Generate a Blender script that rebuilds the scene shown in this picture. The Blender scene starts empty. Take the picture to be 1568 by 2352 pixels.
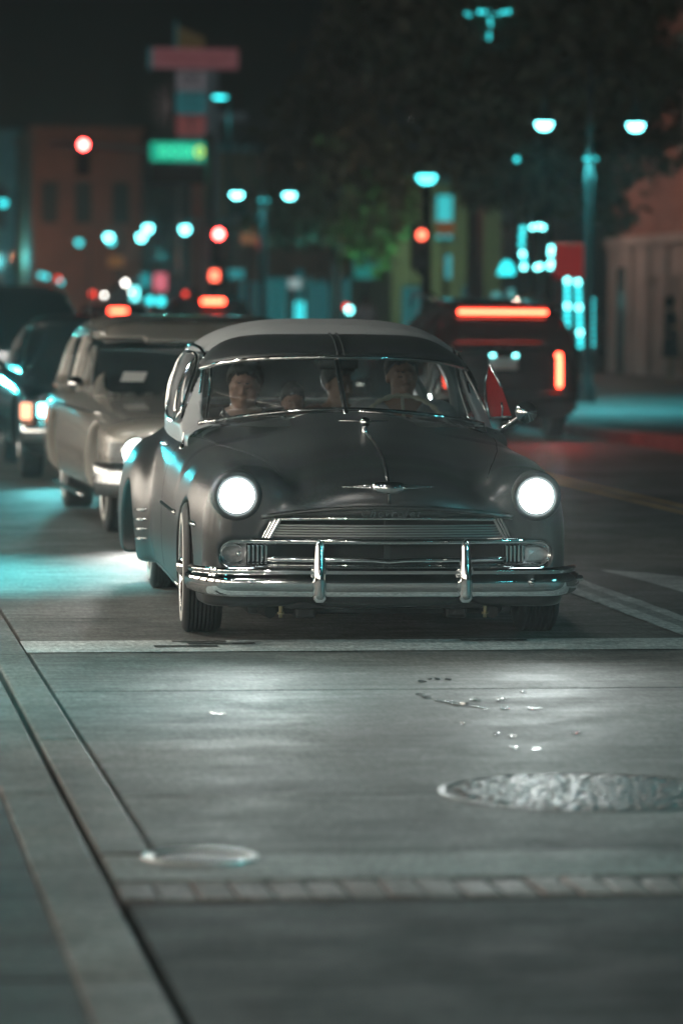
import bpy, bmesh, math, random
import numpy as np
from mathutils import Vector, Matrix
random.seed(7); RNG = np.random.default_rng(7)
scene = bpy.context.scene
R_ = math.radians

# ------------------------------------------------------------------ camera
CAM_H = 1.51
YAW, PITCH, ROLL = R_(7.974), R_(3.098), R_(0.4)
cam_data = bpy.data.cameras.new('camera'); cam = bpy.data.objects.new('camera', cam_data)
scene.collection.objects.link(cam); scene.camera = cam
Fv = Vector((math.sin(YAW)*math.cos(PITCH), math.cos(YAW)*math.cos(PITCH), -math.sin(PITCH)))
Rv = Vector((math.cos(YAW), -math.sin(YAW), 0)); Uv = Rv.cross(Fv)
R2 = Rv*math.cos(ROLL) + Uv*math.sin(ROLL); U2 = -Rv*math.sin(ROLL) + Uv*math.cos(ROLL)
cam.matrix_world = Matrix(((R2.x, U2.x, -Fv.x, 0), (R2.y, U2.y, -Fv.y, 0), (R2.z, U2.z, -Fv.z, CAM_H), (0, 0, 0, 1)))
cam_data.sensor_fit = 'VERTICAL'; cam_data.sensor_height = 36.0; cam_data.sensor_width = 24.0
cam_data.lens = 8820/2352*36.0
cam_data.clip_start = 0.3; cam_data.clip_end = 2000
cam_data.dof.use_dof = True; cam_data.dof.focus_distance = 17.1; cam_data.dof.aperture_fstop = 2.3
cam_data.dof.aperture_blades = 0

# ------------------------------------------------------------------ night sky, moon
world = bpy.data.worlds.new('World'); scene.world = world; world.use_nodes = True
wn = world.node_tree.nodes; wl = world.node_tree.links
bg = wn['Background']
sky = wn.new('ShaderNodeTexSky'); sky.sky_type = 'NISHITA'; sky.sun_disc = False
sky.sun_elevation = R_(28); sky.sun_rotation = R_(200); sky.air_density = 1.0; sky.dust_density = 0.6
wl.new(sky.outputs[0], bg.inputs['Color']); bg.inputs['Strength'].default_value = 0.00002
moon_data = bpy.data.lights.new('moon', 'SUN'); moon_data.energy = 0.07; moon_data.angle = R_(0.5); moon_data.color = (0.75, 0.9, 1.0)
moon = bpy.data.objects.new('moon', moon_data); scene.collection.objects.link(moon)
moon.rotation_euler = (R_(62), 0, R_(-20))

# ------------------------------------------------------------------ exposure and sampling
vs = scene.view_settings
vs.view_transform = 'Standard'; vs.look = 'None'; vs.exposure = 0.0; vs.gamma = 1.0; vs.use_curve_mapping = False
cy = scene.cycles
cy.use_denoising = True
try:
    cy.denoiser = 'OPENIMAGEDENOISE'; cy.denoising_input_passes = 'RGB_ALBEDO_NORMAL'; cy.denoising_prefilter = 'ACCURATE'
except Exception: pass
cy.max_bounces = 8; cy.diffuse_bounces = 2; cy.glossy_bounces = 4; cy.transmission_bounces = 4
cy.transparent_max_bounces = 16; cy.volume_bounces = 0
cy.sample_clamp_indirect = 3.0; cy.sample_clamp_direct = 0.0; cy.blur_glossy = 0.5
cy.use_light_tree = True; cy.caustics_reflective = True; cy.caustics_refractive = False

# ------------------------------------------------------------------ helpers: objects
COL = scene.collection
def link(o): COL.objects.link(o); return o
def props(o, label=None, cat=None, group=None, kind=None):
    if label: o['label'] = label
    if cat: o['category'] = cat
    if group: o['group'] = group
    if kind: o['kind'] = kind
    return o
def thing(name, label, cat, loc=(0, 0, 0), rz=0.0, group=None):
    o = link(bpy.data.objects.new(name, None)); o.location = loc; o.rotation_euler = (0, 0, rz)
    o.empty_display_size = 0.2
    return props(o, label, cat, group)
def mesh_obj(name, v, f, m=None, parent=None, smooth=False, loc=None):
    v = np.asarray(v, np.float32).reshape(-1, 3)
    me = bpy.data.meshes.new(name)
    if isinstance(f, np.ndarray) and f.ndim == 2:
        n = f.shape[1]; me.vertices.add(len(v)); me.vertices.foreach_set('co', v.ravel())
        me.loops.add(f.size); me.loops.foreach_set('vertex_index', f.astype(np.int32).ravel())
        me.polygons.add(len(f)); me.polygons.foreach_set('loop_start', np.arange(0, f.size, n, dtype=np.int32))
        me.update(calc_edges=True); me.validate()
    else:
        me.from_pydata([tuple(p) for p in v.tolist()], [], [tuple(int(i) for i in q) for q in f]); me.update()
    if smooth: me.polygons.foreach_set('use_smooth', np.ones(len(me.polygons), bool))
    if m: me.materials.append(m)
    o = link(bpy.data.objects.new(name, me))
    if parent: o.parent = parent
    if loc is not None: o.location = loc
    return o
def dup(src, parent=None, loc=None, rz=None):
    c = link(src.copy())
    if parent is not None: c.parent = parent
    if loc is not None: c.location = loc
    if rz is not None: c.rotation_euler = (0, 0, rz)
    return c
def dup_tree(src, loc=None, rz=None, parent=None):
    c = dup(src, parent, loc, rz)
    for ch in list(src.children): dup_tree(ch, parent=c)
    return c

# ------------------------------------------------------------------ helpers: shapes (return verts, faces)
class MB:
    def __init__(s): s.v = []; s.f = []
    def add(s, v, f):
        o = len(s.v); s.v += [tuple(map(float, p)) for p in v]; s.f += [tuple(int(i)+o for i in q) for q in f]; return s
    def box(s, lo, hi, b=0.0): return s.add(*box(lo, hi, b))
    def tube(s, p, r, n=8, closed=False): return s.add(*tube(p, r, n, closed))
    def obj(s, name, m, parent=None, smooth=False, loc=None): return mesh_obj(name, s.v, s.f, m, parent, smooth, loc)
def box(lo, hi, b=0.0):
    (x0, y0, z0), (x1, y1, z1) = lo, hi
    if b <= 0:
        v = [(x0,y0,z0),(x1,y0,z0),(x1,y1,z0),(x0,y1,z0),(x0,y0,z1),(x1,y0,z1),(x1,y1,z1),(x0,y1,z1)]
        return v, [(0,3,2,1),(4,5,6,7),(0,1,5,4),(1,2,6,5),(2,3,7,6),(3,0,4,7)]
    b = min(b, (x1-x0)*.49, (y1-y0)*.49, (z1-z0)*.49)
    bm = bmesh.new(); bmesh.ops.create_cube(bm, size=1)
    for q in bm.verts:
        q.co = Vector(((x0+x1)/2+q.co.x*(x1-x0), (y0+y1)/2+q.co.y*(y1-y0), (z0+z1)/2+q.co.z*(z1-z0)))
    bmesh.ops.bevel(bm, geom=list(bm.edges)+list(bm.verts), offset=b, segments=2, affect='EDGES', profile=.6)
    bm.verts.index_update()
    v = [tuple(q.co) for q in bm.verts]; f = [tuple(l.index for l in p.verts) for p in bm.faces]; bm.free()
    return v, f
def tube(path, r, n=8, closed=False):
    P = np.asarray(path, float); m = len(P); r = np.broadcast_to(np.asarray(r, float), (m,))
    if closed: t = np.roll(P, -1, 0)-np.roll(P, 1, 0)
    else: t = np.gradient(P, axis=0)
    t /= np.maximum(np.linalg.norm(t, axis=1, keepdims=True), 1e-9)
    ref = np.array([0, 0, 1.]) if abs(t[0][2]) < .9 else np.array([1., 0, 0])
    v = []; a = np.arange(n)*2*math.pi/n; u = np.cross(t[0], ref); u /= np.linalg.norm(u)
    for i in range(m):
        u = u - t[i]*(u@t[i]); u /= max(np.linalg.norm(u), 1e-9); w = np.cross(t[i], u)
        v += [tuple(P[i]+r[i]*(math.cos(q)*u+math.sin(q)*w)) for q in a]
    f = []
    for i in range(m if closed else m-1):
        j = (i+1) % m
        for k in range(n):
            f.append((i*n+k, i*n+(k+1) % n, j*n+(k+1) % n, j*n+k))
    if not closed: f += [tuple(range(n-1, -1, -1)), tuple((m-1)*n+k for k in range(n))]
    return v, f
def sweep(path, prof, up=(0, 0, 1), cap=True, scale=None):
    """sweep a closed profile (offset out, offset up) along a path; 'out' is to the right of travel"""
    P = np.asarray(path, float); up = np.asarray(up, float); m = len(P); n = len(prof); v = []
    t = np.gradient(P, axis=0); t /= np.linalg.norm(t, axis=1, keepdims=True)
    for i in range(m):
        o = np.cross(t[i], up); o /= np.linalg.norm(o); w = np.cross(o, t[i]); s = 1 if scale is None else scale[i]
        v += [tuple(P[i]+s*a*o+s*b*w) for a, b in prof]
    f = []
    for i in range(m-1):
        for k in range(n): f.append((i*n+k, i*n+(k+1) % n, (i+1)*n+(k+1) % n, (i+1)*n+k))
    if cap: f += [tuple(range(n-1, -1, -1)), tuple((m-1)*n+k for k in range(n))]
    return v, f
def lathe(prof, n=32, axis='z', c=(0, 0, 0), closed=False):
    """prof: list of (radius, height along axis)"""
    v = []; f = []; m = len(prof)
    for r, h in prof:
        for k in range(n):
            a = 2*math.pi*k/n; p = (r*math.cos(a), r*math.sin(a), h)
            if axis == 'x': p = (h, p[0], p[1])
            elif axis == 'y': p = (p[0], -h, p[1]) if False else (p[0], h, -p[1])
            v.append((p[0]+c[0], p[1]+c[1], p[2]+c[2]))
    for i in range(m if closed else m-1):
        j = (i+1) % m
        for k in range(n): f.append((i*n+k, i*n+(k+1) % n, j*n+(k+1) % n, j*n+k))
    return v, f
def disc(c, r, n=32, axis='y', rx=None):
    rx = rx or r; v = []
    for k in range(n):
        a = 2*math.pi*k/n; p = (rx*math.cos(a), r*math.sin(a))
        v.append({'y': (c[0]+p[0], c[1], c[2]+p[1]), 'z': (c[0]+p[0], c[1]+p[1], c[2]), 'x': (c[0], c[1]+p[0], c[2]+p[1])}[axis])
    return v, [tuple(range(n))]
def dome(c, r, depth, n=24, m=6, axis='y', sgn=-1):
    prof = [(r*math.cos(a), sgn*depth*math.sin(a)) for a in np.linspace(0, math.pi/2-1e-3, m)]
    return lathe(prof, n, axis, c)
def loft(A, B):
    n = len(A); return list(A)+list(B), [(i, i+1, n+i+1, n+i) for i in range(n-1)]
def thick(v, f, d):
    """give an open sheet thickness d along its vertex normals"""
    me = bpy.data.meshes.new('t'); me.from_pydata([tuple(p) for p in v], [], f); me.update()
    bm = bmesh.new(); bm.from_mesh(me); bmesh.ops.recalc_face_normals(bm, faces=bm.faces)
    bmesh.ops.solidify(bm, geom=list(bm.faces), thickness=d); bm.verts.index_update()
    v = [tuple(q.co) for q in bm.verts]; f = [tuple(l.index for l in p.verts) for p in bm.faces]
    bm.free(); bpy.data.meshes.remove(me); return v, f

# ------------------------------------------------------------------ helpers: implicit surfaces
def pch(y, pts):
    x = np.array([p[0] for p in pts], float); f = np.array([p[1] for p in pts], float)
    h = np.diff(x); d = np.diff(f)/h; m = np.zeros_like(f)
    for i in range(1, len(x)-1):
        if d[i-1]*d[i] > 0: m[i] = (h[i-1]+h[i])/(h[i-1]/d[i-1]*1+h[i]/d[i])
    m[0] = d[0]; m[-1] = d[-1]
    xx = np.linspace(x[0], x[-1], 600); k = np.clip(np.searchsorted(x, xx)-1, 0, len(h)-1)
    t = (xx-x[k])/h[k]
    yy = (2*t**3-3*t**2+1)*f[k]+(t**3-2*t**2+t)*h[k]*m[k]+(-2*t**3+3*t**2)*f[k+1]+(t**3-t**2)*h[k]*m[k+1]
    return np.interp(y, xx, yy)
def smin(a, b, k):
    h = np.clip(.5+.5*(b-a)/k, 0, 1); return b*(1-h)+a*h-k*h*(1-h)
def smax(a, b, k): return -smin(-a, -b, k)
def sbox(x, y, z, c, r, k=0.02):
    qx = np.abs(x-c[0])-r[0]+k; qy = np.abs(y-c[1])-r[1]+k; qz = np.abs(z-c[2])-r[2]+k
    return np.sqrt(np.maximum(qx, 0)**2+np.maximum(qy, 0)**2+np.maximum(qz, 0)**2)+np.minimum(np.maximum(qx, np.maximum(qy, qz)), 0)-k
def ell(x, y, z, c, r):
    q = np.sqrt(((x-c[0])/r[0])**2+((y-c[1])/r[1])**2+((z-c[2])/r[2])**2); return (q-1)*min(r)
def cap(x, y, z, a, b, r1, r2=None):
    r2 = r1 if r2 is None else r2
    a = np.asarray(a, float); b = np.asarray(b, float); d = b-a; L = d@d
    t = np.clip(((x-a[0])*d[0]+(y-a[1])*d[1]+(z-a[2])*d[2])/L, 0, 1)
    return np.sqrt((x-a[0]-t*d[0])**2+(y-a[1]-t*d[1])**2+(z-a[2]-t*d[2])**2)-(r1+(r2-r1)*t)
def nets(fn, lo, hi, h, newton=2):
    h = np.broadcast_to(np.asarray(h, float), (3,)); ax = [np.arange(lo[i], hi[i]+h[i], h[i]) for i in range(3)]
    X, Y, Z = np.meshgrid(*ax, indexing='ij', sparse=True)
    Fd = np.broadcast_to(fn(X, Y, Z), [len(a) for a in ax]).astype(np.float32); S = Fd < 0
    n = [len(a)-1 for a in ax]; cnt = np.zeros(n, np.int8)
    for i in (0, 1):
        for j in (0, 1):
            for k in (0, 1): cnt += S[i:n[0]+i, j:n[1]+j, k:n[2]+k]
    act = (cnt > 0) & (cnt < 8); cells = np.argwhere(act); idx = np.full(n, -1, np.int64); idx[act] = np.arange(len(cells))
    P = np.zeros((len(cells), 3)); W = np.zeros(len(cells))
    for d in range(3):
        o = [i for i in range(3) if i != d]
        for a in (0, 1):
            for b in (0, 1):
                c0 = np.zeros(3, int); c0[o[0]] = a; c0[o[1]] = b; c1 = c0.copy(); c1[d] = 1
                A = cells+c0; B = cells+c1; fa = Fd[A[:, 0], A[:, 1], A[:, 2]]; fb = Fd[B[:, 0], B[:, 1], B[:, 2]]
                mk = (fa < 0) != (fb < 0); t = np.where(mk, fa/np.where(mk, fa-fb, 1), 0)
                p = A.astype(float); p[:, d] += t; P[mk] += p[mk]; W[mk] += 1
    P /= np.maximum(W, 1)[:, None]; V = np.stack([lo[i]+P[:, i]*h[i] for i in range(3)], 1)
    faces = []
    for d in range(3):
        o1, o2 = (d+1) % 3, (d+2) % 3
        sl0 = [slice(None)]*3; sl1 = [slice(None)]*3; sl0[d] = slice(0, -1); sl1[d] = slice(1, None)
        for o in (o1, o2): sl0[o] = slice(1, -1); sl1[o] = slice(1, -1)
        s0 = S[tuple(sl0)]; s1 = S[tuple(sl1)]
        for flip, mk in ((False, s0 & ~s1), (True, ~s0 & s1)):
            e = np.argwhere(mk); e[:, o1] += 1; e[:, o2] += 1
            q = []
            for a, b in ((0, 0), (1, 0), (1, 1), (0, 1)):
                c = e.copy(); c[:, o1] -= 1-a; c[:, o2] -= 1-b; q.append(idx[c[:, 0], c[:, 1], c[:, 2]])
            q = np.stack(q, 1); faces.append(q[:, ::-1] if flip else q)
    faces = np.concatenate(faces)
    for _ in range(newton):
        x, y, z = V.T; e = 1e-3; f0 = fn(x, y, z)
        g = np.stack([fn(x+e, y, z)-fn(x-e, y, z), fn(x, y+e, z)-fn(x, y-e, z), fn(x, y, z+e)-fn(x, y, z-e)], 1)/(2*e)
        st = (f0/np.maximum((g*g).sum(1), 1e-4))[:, None]*g; ln = np.linalg.norm(st, axis=1, keepdims=True)
        V = V-st*np.minimum(1, .5*h.min()/np.maximum(ln, 1e-9))
    return V, faces
def hit(fn, p, d, tmax=1.5):
    """first crossing of fn along ray p + t d"""
    p = np.asarray(p, float); d = np.asarray(d, float); d = d/np.linalg.norm(d); t = np.linspace(0, tmax, 1500)
    q = p+t[:, None]*d; f = fn(q[:, 0], q[:, 1], q[:, 2]); k = np.argmax(f < 0)
    return q[k] if f[k] < 0 else p
def text_mesh(s, size, name='lettering', m=None, parent=None, extrude=0.004, shear=0.0, space=1.0):
    cu = bpy.data.curves.new(name, 'FONT'); cu.body = s; cu.size = size; cu.extrude = extrude; cu.shear = shear
    cu.align_x = 'CENTER'; cu.align_y = 'CENTER'; cu.space_character = space; cu.resolution_u = 3
    o = bpy.data.objects.new(name, cu); COL.objects.link(o)
    me = bpy.data.meshes.new_from_object(o.evaluated_get(bpy.context.evaluated_depsgraph_get()))
    bpy.data.objects.remove(o); me.name = name; me.materials.clear()
    if m: me.materials.append(m)
    q = link(bpy.data.objects.new(name, me))
    if parent: q.parent = parent
    return q

# ------------------------------------------------------------------ helpers: materials
MATS = {}
def mat(name, color=(.5, .5, .5), rough=.5, metal=0.0, spec=.5, coat=0.0, var=0.0, scale=8.0, bump=0.0, bscale=None, rvar=0.0,
        emit=None, estr=0.0, stretch=None, sheen=0.0, aniso=None):
    if name in MATS: return MATS[name]
    m = bpy.data.materials.new(name); m.use_nodes = True; nt = m.node_tree; N = nt.nodes; L = nt.links
    b = N['Principled BSDF']
    b.inputs['Base Color'].default_value = (*color, 1); b.inputs['Roughness'].default_value = rough
    b.inputs['Metallic'].default_value = metal; b.inputs['Specular IOR Level'].default_value = spec
    b.inputs['Coat Weight'].default_value = coat; b.inputs['Coat Roughness'].default_value = .06
    if sheen: b.inputs['Sheen Weight'].default_value = sheen
    if emit:
        b.inputs['Emission Color'].default_value = (*emit, 1); b.inputs['Emission Strength'].default_value = estr
    if var or bump or rvar:
        g = N.new('ShaderNodeNewGeometry'); mp = N.new('ShaderNodeMapping'); L.new(g.outputs['Position'], mp.inputs[0])
        if stretch: mp.inputs['Scale'].default_value = stretch
        n = N.new('ShaderNodeTexNoise'); n.inputs['Scale'].default_value = scale; n.inputs['Detail'].default_value = 6
        L.new(mp.outputs[0], n.inputs['Vector'])
        if var:
            mx = N.new('ShaderNodeMix'); mx.data_type = 'RGBA'
            mx.inputs['A'].default_value = (*[c*(1-var) for c in color], 1); mx.inputs['B'].default_value = (*[min(1, c*(1+var)) for c in color], 1)
            r = N.new('ShaderNodeMapRange'); r.inputs['From Min'].default_value = .3; r.inputs['From Max'].default_value = .7
            L.new(n.outputs['Fac'], r.inputs['Value']); L.new(r.outputs[0], mx.inputs['Factor']); L.new(mx.outputs['Result'], b.inputs['Base Color'])
        if rvar:
            r = N.new('ShaderNodeMapRange'); r.inputs['From Min'].default_value = .3; r.inputs['From Max'].default_value = .7
            r.inputs['To Min'].default_value = max(.02, rough-rvar); r.inputs['To Max'].default_value = min(1, rough+rvar)
            L.new(n.outputs['Fac'], r.inputs['Value']); L.new(r.outputs[0], b.inputs['Roughness'])
        if bump:
            n2 = n
            if bscale:
                n2 = N.new('ShaderNodeTexNoise'); n2.inputs['Scale'].default_value = bscale; n2.inputs['Detail'].default_value = 4
                L.new(mp.outputs[0], n2.inputs['Vector'])
            bp = N.new('ShaderNodeBump'); bp.inputs['Strength'].default_value = bump; bp.inputs['Distance'].default_value = .01
            L.new(n2.outputs['Fac'], bp.inputs['Height']); L.new(bp.outputs[0], b.inputs['Normal'])
    MATS[name] = m; return m
def emis(name, color, strength):
    if name in MATS: return MATS[name]
    m = bpy.data.materials.new(name); m.use_nodes = True; N = m.node_tree.nodes; L = m.node_tree.links
    N.remove(N['Principled BSDF']); e = N.new('ShaderNodeEmission'); e.inputs[0].default_value = (*color, 1); e.inputs[1].default_value = strength
    L.new(e.outputs[0], N['Material Output'].inputs['Surface']); MATS[name] = m; return m
def glass(name, tint=(.9, .95, .95), ior=1.45, rough=.0, dust=0.0, dustcol=(.5, .5, .5), trans=0.0):
    if name in MATS: return MATS[name]
    m = bpy.data.materials.new(name); m.use_nodes = True; N = m.node_tree.nodes; L = m.node_tree.links
    N.remove(N['Principled BSDF']); t = N.new('ShaderNodeBsdfTransparent'); t.inputs[0].default_value = (*tint, 1)
    g = N.new('ShaderNodeBsdfGlossy'); g.inputs['Roughness'].default_value = rough
    lw_ = N.new('ShaderNodeLayerWeight'); lw_.inputs[0].default_value = .5; pw_ = N.new('ShaderNodeMath'); pw_.operation = 'POWER'; pw_.inputs[1].default_value = 5
    fr = N.new('ShaderNodeMapRange'); fr.inputs['To Min'].default_value = .08; fr.inputs['To Max'].default_value = 1.0; L.new(lw_.outputs['Facing'], pw_.inputs[0]); L.new(pw_.outputs[0], fr.inputs['Value']); mx = N.new('ShaderNodeMixShader')
    L.new(fr.outputs[0], mx.inputs[0]); L.new(t.outputs[0], mx.inputs[1]); L.new(g.outputs[0], mx.inputs[2]); out = mx
    if dust:
        d = N.new('ShaderNodeBsdfTranslucent' if trans else 'ShaderNodeBsdfDiffuse'); d.inputs[0].default_value = (*dustcol, 1)
        mx2 = N.new('ShaderNodeMixShader'); n = N.new('ShaderNodeTexNoise'); n.inputs['Scale'].default_value = 40; n.inputs['Detail'].default_value = 5
        r = N.new('ShaderNodeMapRange'); r.inputs['To Min'].default_value = dust*.5; r.inputs['To Max'].default_value = dust*1.5
        L.new(n.outputs['Fac'], r.inputs['Value']); L.new(r.outputs[0], mx2.inputs[0])
        L.new(mx.outputs[0], mx2.inputs[1]); L.new(d.outputs[0], mx2.inputs[2]); out = mx2
    L.new(out.outputs[0], N['Material Output'].inputs['Surface']); MATS[name] = m; return m

TEAL = (.10, .80, .86); TEALW = (.32, .95, 1.0); WARM = (1.0, .86, .70); WHITE = (1.0, .97, .92); RED = (1.0, .03, .035); AMBER = (1.0, .42, .18)
M = dict(
    paint=mat('matte_black_paint', (.016, .0172, .0175), .30, 0, .75, 0, .12, 3.0),
    roofp=mat('matte_grey_paint', (.30, .315, .32), .40, 0, .5, 0, .05, 3.0),
    visor=mat('black_visor_paint', (.012, .013, .014), .45),
    chrome=mat('chrome', (.82, .84, .85), .06, 1.0, rvar=.035, scale=14),
    darkchrome=mat('worn_chrome', (.55, .57, .58), .2, 1.0, rvar=.08, scale=30),
    black=mat('black_rubber', (.012, .012, .013), .6),
    tyre=mat('tyre_rubber', (.022, .023, .024), .62, var=.25, scale=20, bump=.15, bscale=90),
    white=mat('whitewall', (.62, .60, .56), .5, var=.12, scale=12),
    under=mat('greasy_steel', (.03, .034, .034), .5, .4, var=.4, scale=15),
    brass=mat('zinc_bolt', (.55, .48, .30), .3, 1.0),
    glass=glass('windshield_glass', (.62, .67, .67), dust=.035, dustcol=(.45, .45, .45)),
    darkglass=mat('dark_window_glass', (.006, .010, .011), .05, 0, .5),
    redvent=glass('red_vent_plastic', (.85, .05, .06), dust=.45, dustcol=(.95, .10, .10), trans=1),
    lens=glass('park_lens', (.9, .9, .9), rough=.15, dust=.3, dustcol=(.75, .75, .75)),
    hl=emis('headlamp_glow', (.86, 1.0, 1.0), 14.0),
    seat=mat('dark_upholstery', (.035, .03, .03), .8, var=.3, scale=30),
    ivory=mat('ivory_plastic', (.42, .38, .30), .35),
    metal_green=mat('lamp_post_paint', (.03, .05, .05), .4, .3),
    galv=mat('galvanised_steel', (.30, .31, .32), .45, .8, var=.15, scale=12),
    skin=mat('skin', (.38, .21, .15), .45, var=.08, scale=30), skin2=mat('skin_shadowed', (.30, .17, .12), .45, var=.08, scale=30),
    hair=mat('black_hair', (.010, .009, .009), .5, bump=.6, bscale=160),
    shirtk=mat('black_cotton', (.015, .016, .018), .85), shirtg=mat('grey_cotton', (.28, .28, .29), .85, var=.12, scale=25, bump=.3, bscale=40),
    shirtr=mat('rust_cotton', (.16, .06, .05), .85),
    shirtw=mat('white_cotton', (.7, .68, .66), .85),
)

# ------------------------------------------------------------------ concrete and paint for the street
def concrete(name, col, broom=.5, rough=.55, blot=.35, warm=0.0, wet=0.0):
    m = bpy.data.materials.new(name); m.use_nodes = True; nt = m.node_tree; N = nt.nodes; L = nt.links; b = N['Principled BSDF']
    g = N.new('ShaderNodeNewGeometry')
    def noise(sc, det=5, stretch=None, rgh=.55):
        n = N.new('ShaderNodeTexNoise'); n.inputs['Scale'].default_value = sc; n.inputs['Detail'].default_value = det; n.inputs['Roughness'].default_value = rgh
        if stretch:
            mp = N.new('ShaderNodeMapping'); mp.inputs['Scale'].default_value = stretch; L.new(g.outputs['Position'], mp.inputs[0]); L.new(mp.outputs[0], n.inputs['Vector'])
        else: L.new(g.outputs['Position'], n.inputs['Vector'])
        return n.outputs['Fac']
    def mr(s, a, b_, c, d):
        r = N.new('ShaderNodeMapRange'); r.inputs['From Min'].default_value = a; r.inputs['From Max'].default_value = b_
        r.inputs['To Min'].default_value = c; r.inputs['To Max'].default_value = d; L.new(s, r.inputs['Value']); return r.outputs[0]
    def mul(a, b_, op='MULTIPLY'):
        q = N.new('ShaderNodeMath'); q.operation = op
        for i, s in enumerate((a, b_)):
            if isinstance(s, (int, float)): q.inputs[i].default_value = s
            else: L.new(s, q.inputs[i])
        return q.outputs[0]
    big = mr(noise(.9), .3, .7, 1-blot*1.2, 1+blot*.7); mid = mul(mr(noise(7), .3, .7, .80, 1.14), mr(noise(26, 5), .3, .7, .82, 1.16))
    br = noise(1, 4, (2.2, 85, 1), .75); fine = noise(75, 6, None, .8)
    oil = mr(noise(2.3, 6, (1, .6, 1)), .56, .74, 1.0, .5)
    streak = mr(noise(1, 4, (1.6, 11, 1), .65), .32, .68, max(.45, 1-.30*(broom+.35)), 1+.26*(broom+.35)); speck = mr(noise(1, 3, (48, 13, 1), .7), .32, .68, .70, 1.32)
    mid = mul(mid, mul(streak, speck))
    val = mul(mul(mul(big, mid), oil), mul(mr(br, .3, .7, max(.3, 1-.45*broom), 1+.4*broom), mr(fine, .3, .7, .62, 1.38)))
    mx = N.new('ShaderNodeMix'); mx.data_type = 'RGBA'; mx.blend_type = 'MULTIPLY'; mx.inputs['Factor'].default_value = 1
    mx.inputs['A'].default_value = (*col, 1); cc = N.new('ShaderNodeCombineColor')
    for i in range(3): L.new(val, cc.inputs[i])
    L.new(cc.outputs[0], mx.inputs['B']); L.new(mx.outputs['Result'], b.inputs['Base Color'])
    rg = mr(noise(3.1), .35, .65, rough-.02-wet, rough+.12); L.new(rg, b.inputs['Roughness'])
    b.inputs['Specular IOR Level'].default_value = .3
    h = mul(mul(br, broom*.9), mul(fine, .9), 'ADD')
    bp = N.new('ShaderNodeBump'); bp.inputs['Strength'].default_value = .40; bp.inputs['Distance'].default_value = .006
    L.new(h, bp.inputs['Height']); L.new(bp.outputs[0], b.inputs['Normal']); MATS[name] = m; return m
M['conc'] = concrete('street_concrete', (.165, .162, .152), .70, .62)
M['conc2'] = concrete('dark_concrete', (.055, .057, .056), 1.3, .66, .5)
M['walk'] = concrete('sidewalk_concrete', (.058, .062, .060), 1.5, .58, .45)
M['curbc'] = concrete('kerb_concrete', (.17, .155, .14), .3, .55, .45)
M['band'] = concrete('pale_band_concrete', (.27, .265, .25), .3, .58, .35)
M['asph'] = concrete('asphalt', (.055, .056, .057), .5, .5, .35)
M['linep'] = concrete('worn_white_paint', (.66, .66, .64), .35, .6, .35)
M['yelp'] = concrete('worn_yellow_paint', (.70, .40, .10), .2, .5, .3)
M['redglow'] = concrete('kerb_red_glow', (.24, .05, .045), .1, .5, .3)  # red brake-light glow put into the kerb colour
M['brickp'] = concrete('paver_clay', (.19, .15, .135), .2, .55, .4)
M['iron'] = mat('cast_iron', (.03, .03, .03), .6, .3, var=.3, scale=25, rvar=.08)
M['ironl'] = mat('worn_iron', (.12, .12, .117), .44, .6, var=.3, scale=25, rvar=.1)
M['water'] = mat('water_film', (.30, .31, .31), .18, 0, .6, 1.0, bump=1.0, bscale=60)
M['gap'] = mat('joint_dirt', (.012, .011, .010), .95)

# ground sheet under everything, reaching the horizon
props(mesh_obj('ground', *box((-150, -80, -.30), (250, 430, -.16)), M['gap']), kind='structure')
road = props(mesh_obj('road', *box((.79, -60, -.155), (8.95, 420, -.045)), M['asph']), kind='structure')

def slab(x0, x1, y0, y1, m, name='slab', z=0.0, parent=road, th=.10, bev=.008, gap=.006, jit=.0015):
    z += random.uniform(-jit, jit)
    return mesh_obj(name, *box((x0+gap, y0+gap, z-th), (x1-gap, y1-gap, z), bev), m, parent, True if False else False)
YJ = [9.97, 10.44, 11.68, 14.87, 18.30, 21.45, 24.6, 27.7, 30.9, 34.0, 37.1, 40.2, 43.4, 46.5, 49.7, 52.8, 56.0, 60.0]
for i in range(len(YJ)-1):
    for (x0, x1) in ((.955, 4.15), (4.15, 6.45), (6.45, 8.94)):
        if i == 0:
            slab(.80 if x0 < 1 else x0, x1, 9.97, 10.44, M['band'], gap=.004)
        else: slab(x0, x1, YJ[i], YJ[i+1], M['conc'])
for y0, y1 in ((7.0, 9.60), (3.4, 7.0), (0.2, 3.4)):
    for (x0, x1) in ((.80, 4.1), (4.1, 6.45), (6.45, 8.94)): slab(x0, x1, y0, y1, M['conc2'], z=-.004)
props(mesh_obj('far_road', *box((.80, 60.01, -.044), (8.94, 420, -.002)), M['asph']), kind='structure')
props(mesh_obj('near_road', *box((.80, -60, -.044), (8.94, .19, -.004)), M['asph']), kind='structure')
# paver course across the street: each paver a piece of its own
pb = mesh_obj('paver', *box((-.047, -.145, -.09), (.047, .145, .0), .012), M['brickp'], road)
pb.location = (.845, 9.785, .001); x = .845; k = 0
while x < 8.85:
    x += .0985
    q = dup(pb, road, (x, 9.785+random.uniform(-.004, .004), random.uniform(-.004, .003)))
    q.rotation_euler = (random.uniform(-.02, .02), random.uniform(-.03, .03), random.uniform(-.03, .03))
props(mesh_obj('mortar_bed', *box((.80, 9.60, -.10), (8.9, 9.968, -.006)), mat('paver_mortar', (.045, .036, .033), .9)), kind='structure')
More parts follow.
